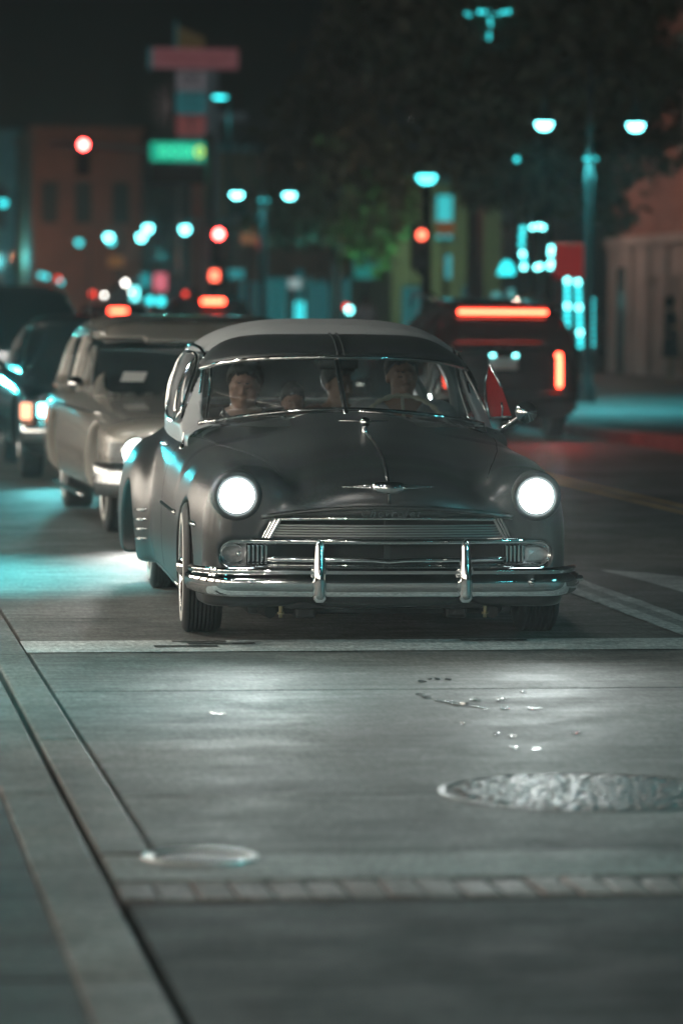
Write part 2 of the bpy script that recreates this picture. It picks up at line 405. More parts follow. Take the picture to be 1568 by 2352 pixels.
# left kerb band, groove and pavement
kerb = props(mesh_obj('kerb_band', *box((.80, 10.445, -.10), (.945, 13.19, .004), .01), M['curbc']), kind='structure')
for y0, y1 in ((13.21, 16.4), (16.41, 19.6), (19.61, 22.8), (22.81, 26), (26.01, 29.2), (29.21, 60)):
    mesh_obj('kerb_stone', *box((.80, y0, -.10), (.945, y1, .004+random.uniform(-.001, .002)), .012), M['curbc'], kerb)
lp = props(mesh_obj('pavement', *box((-40, -60, -.15), (.79, 60, -.06)), M['gap']), kind='structure')
ys = [2.0, 5.3, 8.5, 11.72, 14.9, 18.1, 21.3, 24.5, 27.7, 30.9]
for i in range(len(ys)-1):
    mesh_obj('edge_slab', *box((.60, ys[i]+.005, -.1), (.776, ys[i+1]-.005, .006), .01), M['curbc'], lp)
    for (a, b_) in ((-1.2, .595), (-3.0, -1.21), (-6.0, -3.01)):
        mesh_obj('slab', *box((a, ys[i]+.006, -.1), (b_, ys[i+1]-.006, .002+random.uniform(-.002, .002)), .008), M['walk'], lp)
# painted lines, each a thin sheet lifted off the slabs
def sheet(name, pts, m, z=.004, label=None):
    o = mesh_obj(name, [(x, y, z) for x, y in pts], [tuple(range(len(pts)))], m); o.data.flip_normals() if o.data.polygons[0].normal.z < 0 else None
    return props(o, kind='structure')
def ragged(x0, x1, y0, y1, n=40, a=.006):
    t = np.linspace(0, 1, n); P = []
    if x1-x0 > y1-y0:
        P += [(x0+(x1-x0)*s, y0+random.uniform(-a, a)) for s in t]; P += [(x1+(x0-x1)*s, y1+random.uniform(-a, a)) for s in t]
    else:
        P += [(x0+random.uniform(-a, a), y0+(y1-y0)*s) for s in t][::-1]; P += [(x1+random.uniform(-a, a), y0+(y1-y0)*s) for s in t]
    return P
sheet('stop_line', ragged(.95, 4.25, 16.50, 17.05), M['linep'])
M['linep2'] = concrete('worn_thin_white_paint', (.40, .40, .385), .5, .6, .5)
sheet('lane_line', ragged(3.985, 4.24, 17.062, 60, 220), M['linep2'])
sheet('lane_line', ragged(3.99, 4.08, 17.062, 60, 220, .008), M['linep'], .0065)
sheet('lane_line', ragged(4.155, 4.235, 17.062, 60, 220, .008), M['linep'], .0065)
sheet('centre_line', ragged(6.33, 6.41, 24, 90, 120, .004), M['yelp'])
sheet('centre_line', ragged(6.52, 6.60, 24, 90, 120, .004), M['yelp'])
sheet('turn_arrow', [(4.50, 21.5), (4.57, 20.6), (4.60, 19.6), (4.64, 18.6), (4.76, 18.6), (4.75, 19.6), (4.82, 20.1), (4.90, 20.4), (4.86, 20.9), (4.74, 21.2)], M['linep'])
sheet('crosswalk_line', ragged(4.25, 8.9, 16.5, 16.85), M['linep'])
# tyre scuffs on the stop line
for (x0, y0, w) in ((1.55, 16.72, .5), (1.6, 16.86, .55), (3.0, 16.78, .35)):
    pass

# cast iron manhole cover with raised lugs, in its frame
mh = thing('manhole_cover', 'large round cast iron manhole cover with raised lugs in the concrete', 'manhole cover', (2.42, 11.66, 0))
v, f = lathe([(.475, -.03), (.475, .001), (.465, .003), (.455, .003), (.45, -.004), (.45, -.03)], 64)
mesh_obj('frame_ring', v, f, M['ironl'], mh, True)
v, f = disc((0, 0, -.002), .449, 64, 'z'); mesh_obj('plate', v, f, M['iron'], mh)
lug = None; n = 0
for i in range(-9, 10):
    for j in range(-11, 12):
        x = i*.056+(j % 2)*.028+random.uniform(-.006, .006); y = j*.042+random.uniform(-.005, .005)
        if x*x+y*y > .42**2 or n >= 300: continue
        if lug is None:
            lug = mesh_obj('lug', *lathe([(.025, -.002), (.024, .004), (.021, .005), (.001, .005)], 9), M['ironl'], mh, True); q = lug
        else: q = dup(lug, mh)
        q.location = (x, y, 0); q.scale = (random.uniform(.75, 1.05), random.uniform(.55, .8), random.uniform(.9, 1.1)); q.rotation_euler = (0, 0, random.uniform(0, 3)); n += 1
vc = thing('valve_cover', 'small round steel utility cover beside the kerb at the paver course', 'utility cover', (1.07, 10.37, .004))
mesh_obj('frame_ring', *lathe([(.160, -.02), (.160, -.001), (.152, .003), (.14, .003), (.128, -.003), (.122, -.02)], 48), mat('polished_rim', (.48, .48, .46), .38, .8), vc, True)
mesh_obj('lid', *lathe([(.121, -.004), (.09, .001), (.05, -.002), (.001, -.002)], 40), M['curbc'], vc, True)
# wet spots shining on the crosswalk slab
def blob(name, x, y, rx, ry, z=.0035, n=18):
    a = np.linspace(0, 2*math.pi, n, endpoint=False); r = 1+.35*np.sin(3*a+random.random()*6)*random.random()+.2*RNG.standard_normal(n)*.5
    return mesh_obj(name, [(x+rx*r[i]*math.cos(a[i]), y+ry*r[i]*math.sin(a[i]), z) for i in range(n)], [tuple(range(n))], M['water'])
spots = [(2.50, 15.25), (2.53, 15.24), (2.57, 15.22), (2.45, 15.15), (2.36, 14.64), (2.37, 14.55), (2.40, 14.42), (2.42, 14.36), (2.44, 14.32), (2.46, 14.30), (2.47, 14.26), (2.49, 14.28), (2.50, 14.2), (2.52, 14.12), (2.44, 14.24), (2.54, 14.42), (2.65, 14.45),
         (2.63, 14.4), (2.60, 14.12), (2.70, 14.1), (2.73, 14.11), (2.78, 14.7), (2.35, 13.6), (2.41, 13.25), (2.46, 13.2), (2.69, 13.25), (2.71, 13.3), (2.40, 12.85), (2.47, 12.8), (1.49, 14.02), (1.52, 14.0)]
for i, (x, y) in enumerate(spots):
    rx, ry = random.uniform(.009, .020), random.uniform(.022, .05)
    if 7 <= i <= 14: rx *= 1.3
    props(blob('wet_spot', x, y, rx, ry), 'small shiny wet spot on the crosswalk concrete ahead of the car', 'wet spot', 'wet spots on the crosswalk concrete')
# skid marks across the stop line
M['scuff'] = mat('rubber_scuff', (.03, .03, .03), .6, var=.4, scale=40)
for i, (x0, x1, y) in enumerate(((1.62, 1.86, 16.93), (1.52, 1.80, 16.70), (1.68, 1.98, 16.82), (2.92, 3.22, 16.92))):
    o = sheet('skid_mark', ragged(x0, x1, y, y+.07, 14, .012), M['scuff'], .0075)

# far pavement on the right, brake-light glow painted red onto its kerb
rw = [(8.98, 95), (8.98, 41.9), (9.5, 39.6), (11.0, 38.0), (16.7, 37.2), (16.7, 95)]
bmv = [(x, y, -.15) for x, y in rw]+[(x, y, .13) for x, y in rw]; k = len(rw)
props(mesh_obj('far_pavement', bmv, [tuple(range(k, 2*k))[::-1]]+[(i, (i+1) % k, k+(i+1) % k, k+i) for i in range(k)], M['walk']), kind='structure')
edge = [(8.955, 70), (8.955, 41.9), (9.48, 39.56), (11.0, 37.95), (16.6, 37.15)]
v, f = sweep([(x, y, .04) for x, y in edge], [(-.02, -.17), (.09, -.17), (.09, .085), (-.02, .095)]); props(mesh_obj('red_glow_kerb', v, f, M['redglow']), kind='structure')
props(mesh_obj('far_block_ground', *box((8.98, 102, -.15), (120, 420, .12)), M['walk']), kind='structure')
props(mesh_obj('cross_street', *box((8.96, 95.02, -.15), (120, 101.98, -.004)), M['asph']), kind='structure')

# ================================================================== the matte black classic sedan
CHX, CHY, CHR = 2.585, 17.54, -R_(1.8)
car = thing('classic_sedan', 'matte black 1950s sedan with grey roof and both round headlights blazing', 'car', (CHX, CHY, 0), CHR)
def hood_top(yy): return pch(yy, [(-.80, .58), (-.775, .655), (-.75, .70), (-.70, .745), (-.60, .795), (-.45, .84), (-.2, .878), (.1, .908), (.5, .945), (1.1, .985), (1.4, .99)])
def F_hood(x, y, z):
    ax = np.abs(x); yy = y-.26*ax**2*np.clip((.7-y)/1.2, 0, 1)
    w = pch(yy, [(-.80, .50), (-.6, .55), (0, .655), (.6, .735), (1.1, .785), (1.5, .80)]); zr = hood_top(yy); z0 = .45; n = 2.35
    t = np.abs(z-z0)/(zr-z0); f = ((np.power(ax/w, n)+np.power(t, n))**(1/n)-1)*.38
    f = smax(f, -(yy+.775), .05); return smax(f, y-1.42, .03)
def F_fender(x, y, z):
    ax = np.abs(x)
    zf = pch(y, [(-.8, .765), (-.6, .79), (-.4, .812), (0, .832), (.5, .842), (1.0, .842), (1.5, .82), (2.0, .76), (2.5, .62)])
    xo = pch(y, [(-.8, .79), (-.5, .825), (0, .86), (.8, .872), (1.5, .868), (2.5, .86)])
    zc = .42; xc = .60; a = xo-xc; b = np.where(z > zc, zf-zc, .50)
    f = ((np.power(np.abs(ax-xc)/a, 2.7)+np.power(np.abs(z-zc)/b, 2.7))**(1/2.7)-1)*.22
    yf = -.705+1.6*np.maximum(ax-.68, 0)**2+.55*np.maximum(z-.62, 0)**2+.25*np.maximum(.5-z, 0)**2
    f = smax(f, yf-y, .10); return smax(f, y-2.4, .05)
def F_main(x, y, z):
    ax = np.abs(x); a = pch(y, [(.4, .79), (1.2, .835), (2, .86), (3, .85), (4, .74), (4.6, .48)])
    zt = pch(y, [(.4, .86), (1.2, .925), (2, .925), (3.4, .93), (4.0, .87), (4.6, .62)]); zc = .50
    f = ((np.power(ax/a, 4.2)+np.power(np.abs(z-zc)/(zt-zc), 4.2))**(1/4.2)-1)*.42
    return smax(smax(f, .5-y, .1), y-4.45, .15)
def F_rearf(x, y, z):
    ax = np.abs(x); yc = 3.0; ly = np.where(y < yc, .93, 1.25)
    q = (np.power(np.abs(ax-.745)/.245, 2.5)+np.power(np.abs(y-yc)/ly, 2.8)+np.power(np.abs(z-.36)/.44, 2.5))**(1/2.5); return (q-1)*.24
def F_body0(x, y, z):
    f = smin(F_hood(x, y, z), F_fender(x, y, z), .075); f = smin(f, F_main(x, y, z), .05); return smin(f, F_rearf(x, y, z), .022)
def F_body(x, y, z):
    f = smax(F_body0(x, y, z), .165-z, .03); ax = np.abs(x)
    g1 = sbox(ax, y, z, (0, -.75, .512), (.535-.62*(z-.512), .38, .056), .015)
    g2 = sbox(ax, y, z, (0, -.75, .400), (.742, .30, .062), .06)
    f = smax(f, -np.minimum(g1, g2), .012)
    r = np.sqrt((y-0)**2+(z-.235)**2); f = smax(f, -smax(r-.372, .56-ax, .02), .014)
    r = np.sqrt((y-2.73)**2+(z-.225)**2); f = smax(f, -smax(r-.345, .58-ax, .02), .014)
    cab = sbox(ax, y, z, (0, 2.32, .84), (.735, 1.22, .52), .08)
    return smax(f, -cab, .015)
v, f = nets(F_body, (-1.0, -.84, .12), (1.0, 4.55, 1.03), (.0135, .0145, .0135))
mesh_obj('body', v, f, M['paint'], car, True)

# roof: a shell with openings for the glass
def gh_top(yy): return pch(yy, [(.95, .955), (1.05, 1.0), (1.2, 1.085), (1.4, 1.20), (1.55, 1.285), (1.7, 1.355), (1.9, 1.41), (2.15, 1.435), (2.6, 1.425), (3.0, 1.375), (3.4, 1.275), (3.8, 1.12), (4.1, .97)])
def F_gh(x, y, z, off=0.0):
    ax = np.abs(x); yy = y-.42*ax**2*np.clip((2.2-y)/.8, 0, 1)+.15*ax**2*np.clip((y-2.8)/.8, 0, 1); zt = gh_top(yy); zc = .82
    a = pch(y, [(.95, .78), (1.4, .785), (2.2, .782), (3.0, .76), (3.6, .68), (4.1, .60)]); n = 3.2
    return ((np.power(ax/a, n)+np.power(np.abs(z-zc)/np.maximum(zt-zc, .02), n))**(1/n)-1)*.42+off
def rbox2(a, b, ca, cb, ra, rb, k):
    qa = np.abs(a-ca)-ra+k; qb = np.abs(b-cb)-rb+k
    return np.sqrt(np.maximum(qa, 0)**2+np.maximum(qb, 0)**2)+np.minimum(np.maximum(qa, qb), 0)-k
def F_roof(x, y, z):
    ax = np.abs(x); f = smax(F_gh(x, y, z), -F_gh(x, y, z, .035), .008)
    f = smax(f, .80-z, .01)
    ws = smax(rbox2(ax, z, 0, 1.085, .660-.20*(z-1.085), .165, .05), y-1.95, .02); f = smax(f, -ws, .01)
    dw = np.minimum(smax(smax(1.43+.95*(z-.92)-y, y-2.40, .05), np.abs(z-1.09)-.172, .05), rbox2(y-.25*(z-1.1), z, 2.92, 1.095, .42, .165, .09))
    f = smax(f, -smax(dw, .5-ax, .01), .01)
    rw_ = smax(rbox2(ax, z, 0, 1.105, .60, .125, .1), 3.05-y, .02); return smax(f, -rw_, .01)
v, f = nets(F_roof, (-.90, .9, .77), (.90, 4.2, 1.47), (.0125, .0135, .0125))
mesh_obj('roof', v, f, M['roofp'], car, True)

# windshield: two flat-ish panes, divider, gasket
def ws_pt(x, z): return hit(lambda a, b, c: F_gh(a, b, c, .012), (x, .6, z), (0, 1, 0), 1.6)
def pane(s):
    xs = np.linspace(.012, .672, 12); zs = np.linspace(.925, 1.25, 9); V = []
    for zz in zs:
        for xx in xs: V.append(ws_pt(s*(xx-.20*(zz-1.085)*(xx/.672)), zz))
    Fc = [(j*12+i, j*12+i+1, (j+1)*12+i+1, (j+1)*12+i) for j in range(8) for i in range(11)]
    return V, Fc
for s in (-1, 1): mesh_obj('windshield_pane', *pane(s), M['glass'], car, True)
mesh_obj('windshield_divider', *tube([ws_pt(0, z)+np.array([0, -.012, 0]) for z in np.linspace(.955, 1.28, 10)], .014, 8), M['darkchrome'], car, True)
def gh_line(xs, zs, out=.004): return [hit(lambda a, b, c: F_gh(a, b, c, -out), (a, .5, c), (0, 1, 0), 1.7) for a, c in zip(xs, zs)]
xs = np.linspace(-.70, .70, 41); zs = .998-.075*(np.abs(xs)/.70)**2.0
mesh_obj('windshield_trim', *tube([p+np.array([0, -.01, 0]) for p in gh_line(xs, zs)], .010, 8), M['chrome'], car, True)
for s in (-1, 1):
    t = np.linspace(0, 1, 12)
    mesh_obj('pillar_trim', *tube([(s*(.662-.045*q-.006*math.sin(3*q)), 1.305+.285*q, .925+.27*q) for q in t], .009, 8), M['chrome'], car, True)
    mesh_obj('pillar_trim', *tube([(s*(.700-.040*q-.012*q*q), 1.355+.29*q, .915+.30*q) for q in t], .008, 8), M['chrome'], car, True)
# side glass, frames, drip rails
def side_pt(y, z, s, off=.0): return hit(lambda a, b, c: F_gh(a, b, c, off), (s*1.2, y, z), (-s, 0, 0), 1.2)
def side_quad(y0, y1, sh, z0, z1, s, off=.018):
    V = []; n = 8
    for j in range(n):
        z = z0+(z1-z0)*j/(n-1)
        for i in range(n): V.append(side_pt(y0+(y1-y0)*i/(n-1)-sh*(z-1.08), z, s, off))
    return V, [(j*n+i, j*n+i+1, (j+1)*n+i+1, (j+1)*n+i) for j in range(n-1) for i in range(n-1)]
for s in (-1, 1):
    mesh_obj('door_glass', *side_quad(1.84, 2.40, -.05, .92, 1.26, s), M['glass'], car, True)
    mesh_obj('quarter_glass', *side_quad(2.50, 3.34, -.25, .93, 1.26, s), M['glass'], car, True)
    poly = np.array([(1.46, .922), (1.95, .92), (2.40, .92), (2.41, 1.09), (2.40, 1.255), (2.08, 1.262), (1.79, 1.25), (1.60, 1.08)])
    for _ in range(3): nx = np.roll(poly, -1, 0); poly = np.stack([.75*poly+.25*nx, .25*poly+.75*nx], 1).reshape(-1, 2)
    ring = [p for p in (side_pt(y, z, s, -.004) for y, z in poly) if .5 < abs(p[0]) < 1.1]
    mesh_obj('window_frame', *tube(ring, .011, 8, True), M['chrome'], car, True)
    mesh_obj('division_bar', *tube([side_pt(1.80+.16*(z-.92), z, s, .0) for z in np.linspace(.93, 1.25, 8)], .010, 8), M['chrome'], car, True)
    rail = [p for p in (side_pt(y, z, s, -.006) for y, z in ((1.70, 1.21), (1.76, 1.25), (1.9, 1.283), (2.15, 1.297), (2.5, 1.29), (2.85, 1.265), (3.15, 1.22))) if .5 < abs(p[0]) < 1.1]
    mesh_obj('drip_rail', *tube(rail, .009, 8), M['chrome'] if s < 0 else M['darkchrome'], car, True)
    belt = [hit(F_body0, (s*1.2, y, .868), (-s, 0, 0), .8) for y in np.linspace(1.36, 3.3, 24)]
    mesh_obj('belt_trim', *tube([p+np.array([s*.003, 0, .01]) for p in belt], .010, 8), M['chrome'], car, True)
V = []
for zz in np.linspace(.985, 1.225, 7):
    for xx in np.linspace(-.59, .59, 12): V.append(hit(lambda a, b, c: F_gh(a, b, c, .015), (xx, 4.6, zz), (0, -1, 0), 2.0))
mesh_obj('rear_glass', V, [(j*12+i, j*12+i+1, (j+1)*12+i+1, (j+1)*12+i) for j in range(6) for i in range(11)], M['glass'], car, True)
# open red vent wings
for s in (1,):
    vent = [(s*.80, 1.42, .955), (s*.865, 1.66, .955), (s*.85, 1.60, 1.0), (s*.765, 1.66, 1.235), (s*.745, 1.58, 1.18), (s*.735, 1.50, 1.08)]
    A = np.array([.775, 1.47, .945]); B = np.array([.875, 1.40, .955]); C_ = np.array([.790, 1.60, 1.215])
    P = [A, B, B*.45+C_*.55+np.array([.012, 0, 0]), C_, A*.35+C_*.65+np.array([-.022, 0, 0]), A*.7+C_*.3+np.array([-.018, 0, 0])]
    v, f = thick(P, [tuple(range(6))], .006); mesh_obj('vent_window', v, f, M['redvent'], car)
    mesh_obj('vent_frame', *tube(P[2:]+[P[0]], .008, 6), M['darkchrome'], car, True)
    mesh_obj('vent_frame', *tube([P[0], P[1]], .007, 6), M['darkchrome'], car, True)
    mesh_obj('vent_latch', *tube([(.832, 1.425, .95), (.832, 1.42, 1.0), (.826, 1.42, 1.025)], .006, 6), M['chrome'], car, True)

# sun visor over the windshield
n = 41; xs = np.linspace(-1, 1, n); up = []; lo = []
for t in xs:
    a = abs(t); X = .672*t
    zu = 1.352-.012*a**2-.135*a**7; P = hit(F_gh, (X*.985, .5, zu), (0, 1, 0), 2.0); up.append(P+np.array([0, -.012, .008]))
    lo.append(np.array([X, 1.235+.30*a**2.2+.03*a**8, 1.252-.022*a**2-.042*a**5]))
rows = [[u*(1-k)+l*k+np.array([0, -.03, .020])*math.sin(math.pi*k) for u, l in zip(up, lo)] for k in np.linspace(0, 1, 8)]
V = [p for r in rows for p in r]; Fc = [(j*n+i, j*n+i+1, (j+1)*n+i+1, (j+1)*n+i) for j in range(7) for i in range(n-1)]
vv, ff = thick(V, Fc, .008); mesh_obj('sun_visor', vv, ff, M['visor'], car, True)
mesh_obj('visor_trim', *tube([p+np.array([0, -.006, -.004]) for p in lo], .0105, 8), M['chrome'], car, True)
for dx in (-.016, .018):
    c = n//2; mesh_obj('visor_seam', *tube([r[c]+np.array([dx, -.006, .004]) for r in rows], .005, 6), M['visor'], car, True)

# ---- front: headlights
M['bezel'] = mat('painted_bezel', (.06, .065, .065), .25, .6)
for s in (-1, 1):
    hx, hy, hz = s*.668, -.700, .660
    hlp = mesh_obj('headlight', *dome((hx, hy-.004, hz), .078, .020, 32, 6), M['hl'], car, True)
    mesh_obj('bezel', *lathe([(.116, .05), (.113, .0), (.106, -.012), (.095, -.015), (.083, -.008), (.080, .01)], 40, 'y', (hx, hy, hz)), mat('bezel_paint', (.03, .032, .033), .5), hlp, True)
# ---- hood details
def on_hood(x, y): return hit(F_body0, (x, y, 1.3), (0, 0, -1), 1.0)
rid = [on_hood(0, y) for y in np.linspace(.26, -.72, 30)]+[hit(F_body0, (0, -1.2, z), (0, 1, 0), 1.0) for z in (.70, .66, .63)]
mesh_obj('hood_ridge', *tube([p-np.array([0, 0, .003]) for p in rid], .009, 8), M['bezel'], car, True)
orn = mesh_obj('hood_ornament', *lathe([(.001, -.05), (.016, -.045), (.024, -.02), (.024, .0), (.016, .04), (.010, .10), (.004, .2)], 16, 'y', (0, .19, .962)), M['chrome'], car, True)
mb = MB()
for s in (-1, 1): mb.tube([(0, .20, .963), (s*.06, .215, .966), (s*.115, .24, .966)], [.006, .004, .002], 6)
mb.tube([(0, .2, .955), (0, .19, .93), (0, .17, .905)], [.014, .012, .018], 8); mb.obj('ornament_wing', M['chrome'], orn, True)
# emblem: a bow shaped badge with two spears
def nose(x, z): return hit(F_body0, (x, -1.3, z), (0, 1, 0), 1.2)
bad = []
for k in range(24):
    a = 2*math.pi*k/24; c, d = math.cos(a), math.sin(a); bad.append((.074*np.sign(c)*abs(c)**.45, (.027-.003*abs(c))*np.sign(d)*abs(d)**.6-(.006 if d < -.9 else 0)))
ey = nose(0, .70)[1]
vv = [(x, ey-.012, .700+z) for x, z in bad]+[(x*.7, ey-.028, .701+z*.6) for x, z in bad]+[(x, ey+.03, .70+z) for x, z in bad]; q = 24
ff = [(i, (i+1) % q, q+(i+1) % q, q+i) for i in range(q)]+[tuple(range(q, 2*q))]+[(2*q+i, 2*q+(i+1) % q, (i+1) % q, i) for i in range(q)]
emb = mesh_obj('hood_emblem', vv, ff, M['chrome'], car, True)
for s in (-1, 1):
    for dz, L in ((.008, .205), (-.006, .20)):
        pts = [nose(s*x, .703+dz*(1-x/.21))+np.array([0, -.008, 0]) for x in np.linspace(.06, L, 8)]
        mesh_obj('emblem_spear', *tube(pts, np.linspace(.010, .0015, 8), 8), M['chrome'], emb, True)
# chrome lip moulding over the grille and the maker's script
def plan(x, y0=-.79): return y0+.24*x*x
xs = np.linspace(-.56, .56, 31)
mesh_obj('hood_lip', *tube([(x, plan(x, -.787), .612-.045*(abs(x)/.56)**2.2) for x in xs], .011, 8), M['paint'], car, True)
scr = text_mesh('Chevrolet', .048, 'script_lettering', M['chrome'], car, .002, .35, 1.35); scr.location = (0, plan(0, -.80), .588); scr.rotation_euler = (R_(90), 0, 0)
# ---- grille
gr = mesh_obj('grille', *tube([(x, plan(x, -.775), .566-.008*(abs(x)/.5)**2) for x in np.linspace(-.505, .505, 25)], .0085, 8), M['chrome'], car, True)
sl = None
for k, z in enumerate(np.linspace(.484, .530, 5)):
    w = .545-.55*(z-.484)
    mesh_obj('grille_bar', *sweep([(x, plan(x, -.745), z) for x in np.linspace(-w, w, 25)], [(-.004, -.004), (.006, -.0035), (.006, .0025), (-.004, .004)]), mat('dull_grille_chrome', (.24, .25, .25), .36, .9), gr)
for s in (-1, 1):
    a = [(s*.515, plan(.515, -.775), .566), (s*.565, plan(.565, -.77), .468), (s*.520, plan(.52, -.775), .466), (s*.468, plan(.468, -.78), .562)]
    mbx = MB(); pts = np.array(a); back = pts+np.array([0, .05, 0]); mid = (pts[0]+pts[3])/2
    vv = [tuple(p) for p in pts]+[tuple(p) for p in back]; mbx.add(vv, [(0, 1, 2, 3), (4, 7, 6, 5), (0, 4, 5, 1), (1, 5, 6, 2), (2, 6, 7, 3), (3, 7, 4, 0)])
    for t in (.2, .5, .8): mbx.tube([pts[0]*(1-t)+pts[3]*t-np.array([0, .003, 0]), pts[1]*(1-t)+pts[2]*t-np.array([0, .003, 0])], .007, 6)
    mbx.obj('grille_end_tooth', M['chrome'], gr, False)
# oval surround with parking lights
st = []
for k in range(15):
    a = math.pi/2+math.pi*k/14; st.append((-.684+.062*math.cos(a), .400+.062*math.sin(a)))
top = [(x, .462) for x in np.linspace(-.66, .66, 30)]; rt = [(-x, z) for x, z in st[::-1]]
loop = st+[(x, .338) for x in np.linspace(-.66, .66, 30)]+rt+top[::-1]
mesh_obj('grille_surround', *tube([(x, plan(x, -.775), z) for x, z in loop], .0155, 10, True), M['chrome'], gr, True)
mesh_obj('grille_mid_bar', *tube([(x, plan(x, -.785), .382-.006*math.exp(-(x/.05)**2)) for x in np.linspace(-.53, .53, 33)], .012, 8), M['chrome'], gr, True)
mesh_obj('grille_low_bar', *tube([(x, plan(x, -.74), .352) for x in np.linspace(-.53, .53, 25)], .008, 8), M['chrome'], gr, True)
mesh_obj('radiator', *box((-.55, -.50, .2), (.55, -.47, .57)), M['black'], gr)
mesh_obj('hood_latch_post', *box((-.012, -.72, .36), (.012, -.70, .56)), M['under'], gr)
for s in (-1, 1):
    pl = mesh_obj('parking_light', *sweep([(s*x, plan(x, -.755), .400) for x in np.linspace(.625, .735, 9)], [(.0, -.040), (.014, -.025), (.018, 0), (.014, .025), (0, .040)], scale=[1, 1, 1, 1, .97, .92, .8, .6, .3]), M['lens'], gr, True)
    mesh_obj('lens_ring', *tube([(s*(.680+.055*c), plan(.68, -.762), .400+.042*d) for c, d in ((math.cos(a), math.sin(a)) for a in np.linspace(0, 2*math.pi, 24, endpoint=False))], .006, 6, True), M['chrome'], pl, True)
    mesh_obj('bulb', *dome((s*.655, plan(.655, -.757), .402), .014, .012, 14, 4), M['chrome'], pl, True)
    mesh_obj('light_housing', *box((s*.68-.075, plan(.68, -.735), .345), (s*.68+.06, plan(.68, -.70), .455)), M['darkchrome'], pl)
    for k in range(5):
        xx = .538+.0185*k; mesh_obj('grille_louvre', *box((s*xx-.005, plan(xx, -.775), .358), (s*xx+.005, plan(xx, -.70), .442), .003), M['chrome'], gr)
# ---- front bumper and guards
xs = np.linspace(-1, 1, 61); bp = []
for t in xs:
    a = abs(t); X = .848*math.sin(t*1.46)/math.sin(1.46) if False else .852*np.sign(t)*(1-(1-a)**1.12)
    bp.append((X, -.885+.055*a**2+.27*max(0, (a-.80)/.20)**2.0, .292))
prof = [(-.012, -.064), (.012, -.066), (.030, -.055), (.042, -.028), (.044, 0), (.040, .022), (.026, .030), (.022, .036), (.030, .044), (.028, .056), (.012, .064), (-.012, .060)]
sc = [1-.12*max(0, (abs(t)-.9)/.1) for t in xs]
bmp = mesh_obj('front_bumper', *sweep(bp, prof, scale=sc), M['chrome'], car, True)
for s in (-1, 1):
    zz = np.linspace(.205, .480, 18); V = []; q = 16
    for z in zz:
        t = (z-.205)/.275; w = .031*min(1, (t/.06)**.5 if t > 0 else 0.2)*(1-.38*max(0, (t-.35)/.65)**1.0)*(1 if t < .93 else max(.25, (1-t)/.07)); d = .038*min(1, .4+(t/.1))*(1-.35*max(0, (t-.4)/.6))
        if t < .02: w = .018
        for k in range(q):
            a = 2*math.pi*k/q; V.append((s*.322+w*math.cos(a), -.935+d*math.sin(a)+.035*max(0, t-.45), z))
    Fc = [(j*q+i, j*q+(i+1) % q, (j+1)*q+(i+1) % q, (j+1)*q+i) for j in range(17) for i in range(q)]+[tuple(range(q))[::-1], tuple(range(17*q, 18*q))]
    mesh_obj('bumper_guard', V, Fc, M['chrome'], bmp, True)
    mesh_obj('guard_collar', *box((s*.322-.036, -.935, .335), (s*.322+.036, -.90, .36), .012), M['chrome'], bmp, True)
    for xx in (.62, .845):
        mesh_obj('bumper_bolt', *dome((s*xx, (-.905 if xx < .7 else -.66), .292), .016, .016, 14, 5), M['darkchrome'], bmp, True)
    mesh_obj('bumper_tip', *lathe([(.001, 0), (.012, .004), (.016, .016), (.010, .03), (.008, .05)][::-1], 12, 'x', (s*.84, -.68, .292)) if s < 0 else lathe([(.008, -.03), (.008, .0), (.015, .016), (.012, .027), (.001, .031)], 12, 'x', (s*.86, -.66, .292)), M['chrome'], bmp, True)
mesh_obj('rear_bumper', *sweep([(-.85, 3.95, .29), (-.885, 4.15, .29), (-.87, 4.4, .29), (-.75, 4.58, .29), (-.4, 4.66, .29), (0, 4.68, .29), (.4, 4.66, .29), (.75, 4.58, .29), (.87, 4.4, .29), (.885, 4.15, .29), (.85, 3.95, .29)][::-1], prof), M['chrome'], car, True)
mesh_obj('bumper_bolt', *lathe([(.001, -.065), (.014, -.06), (.016, -.045), (.008, -.03), (.008, 0)], 12, 'x', (-.885, 4.1, .292)), M['chrome'], car, True)
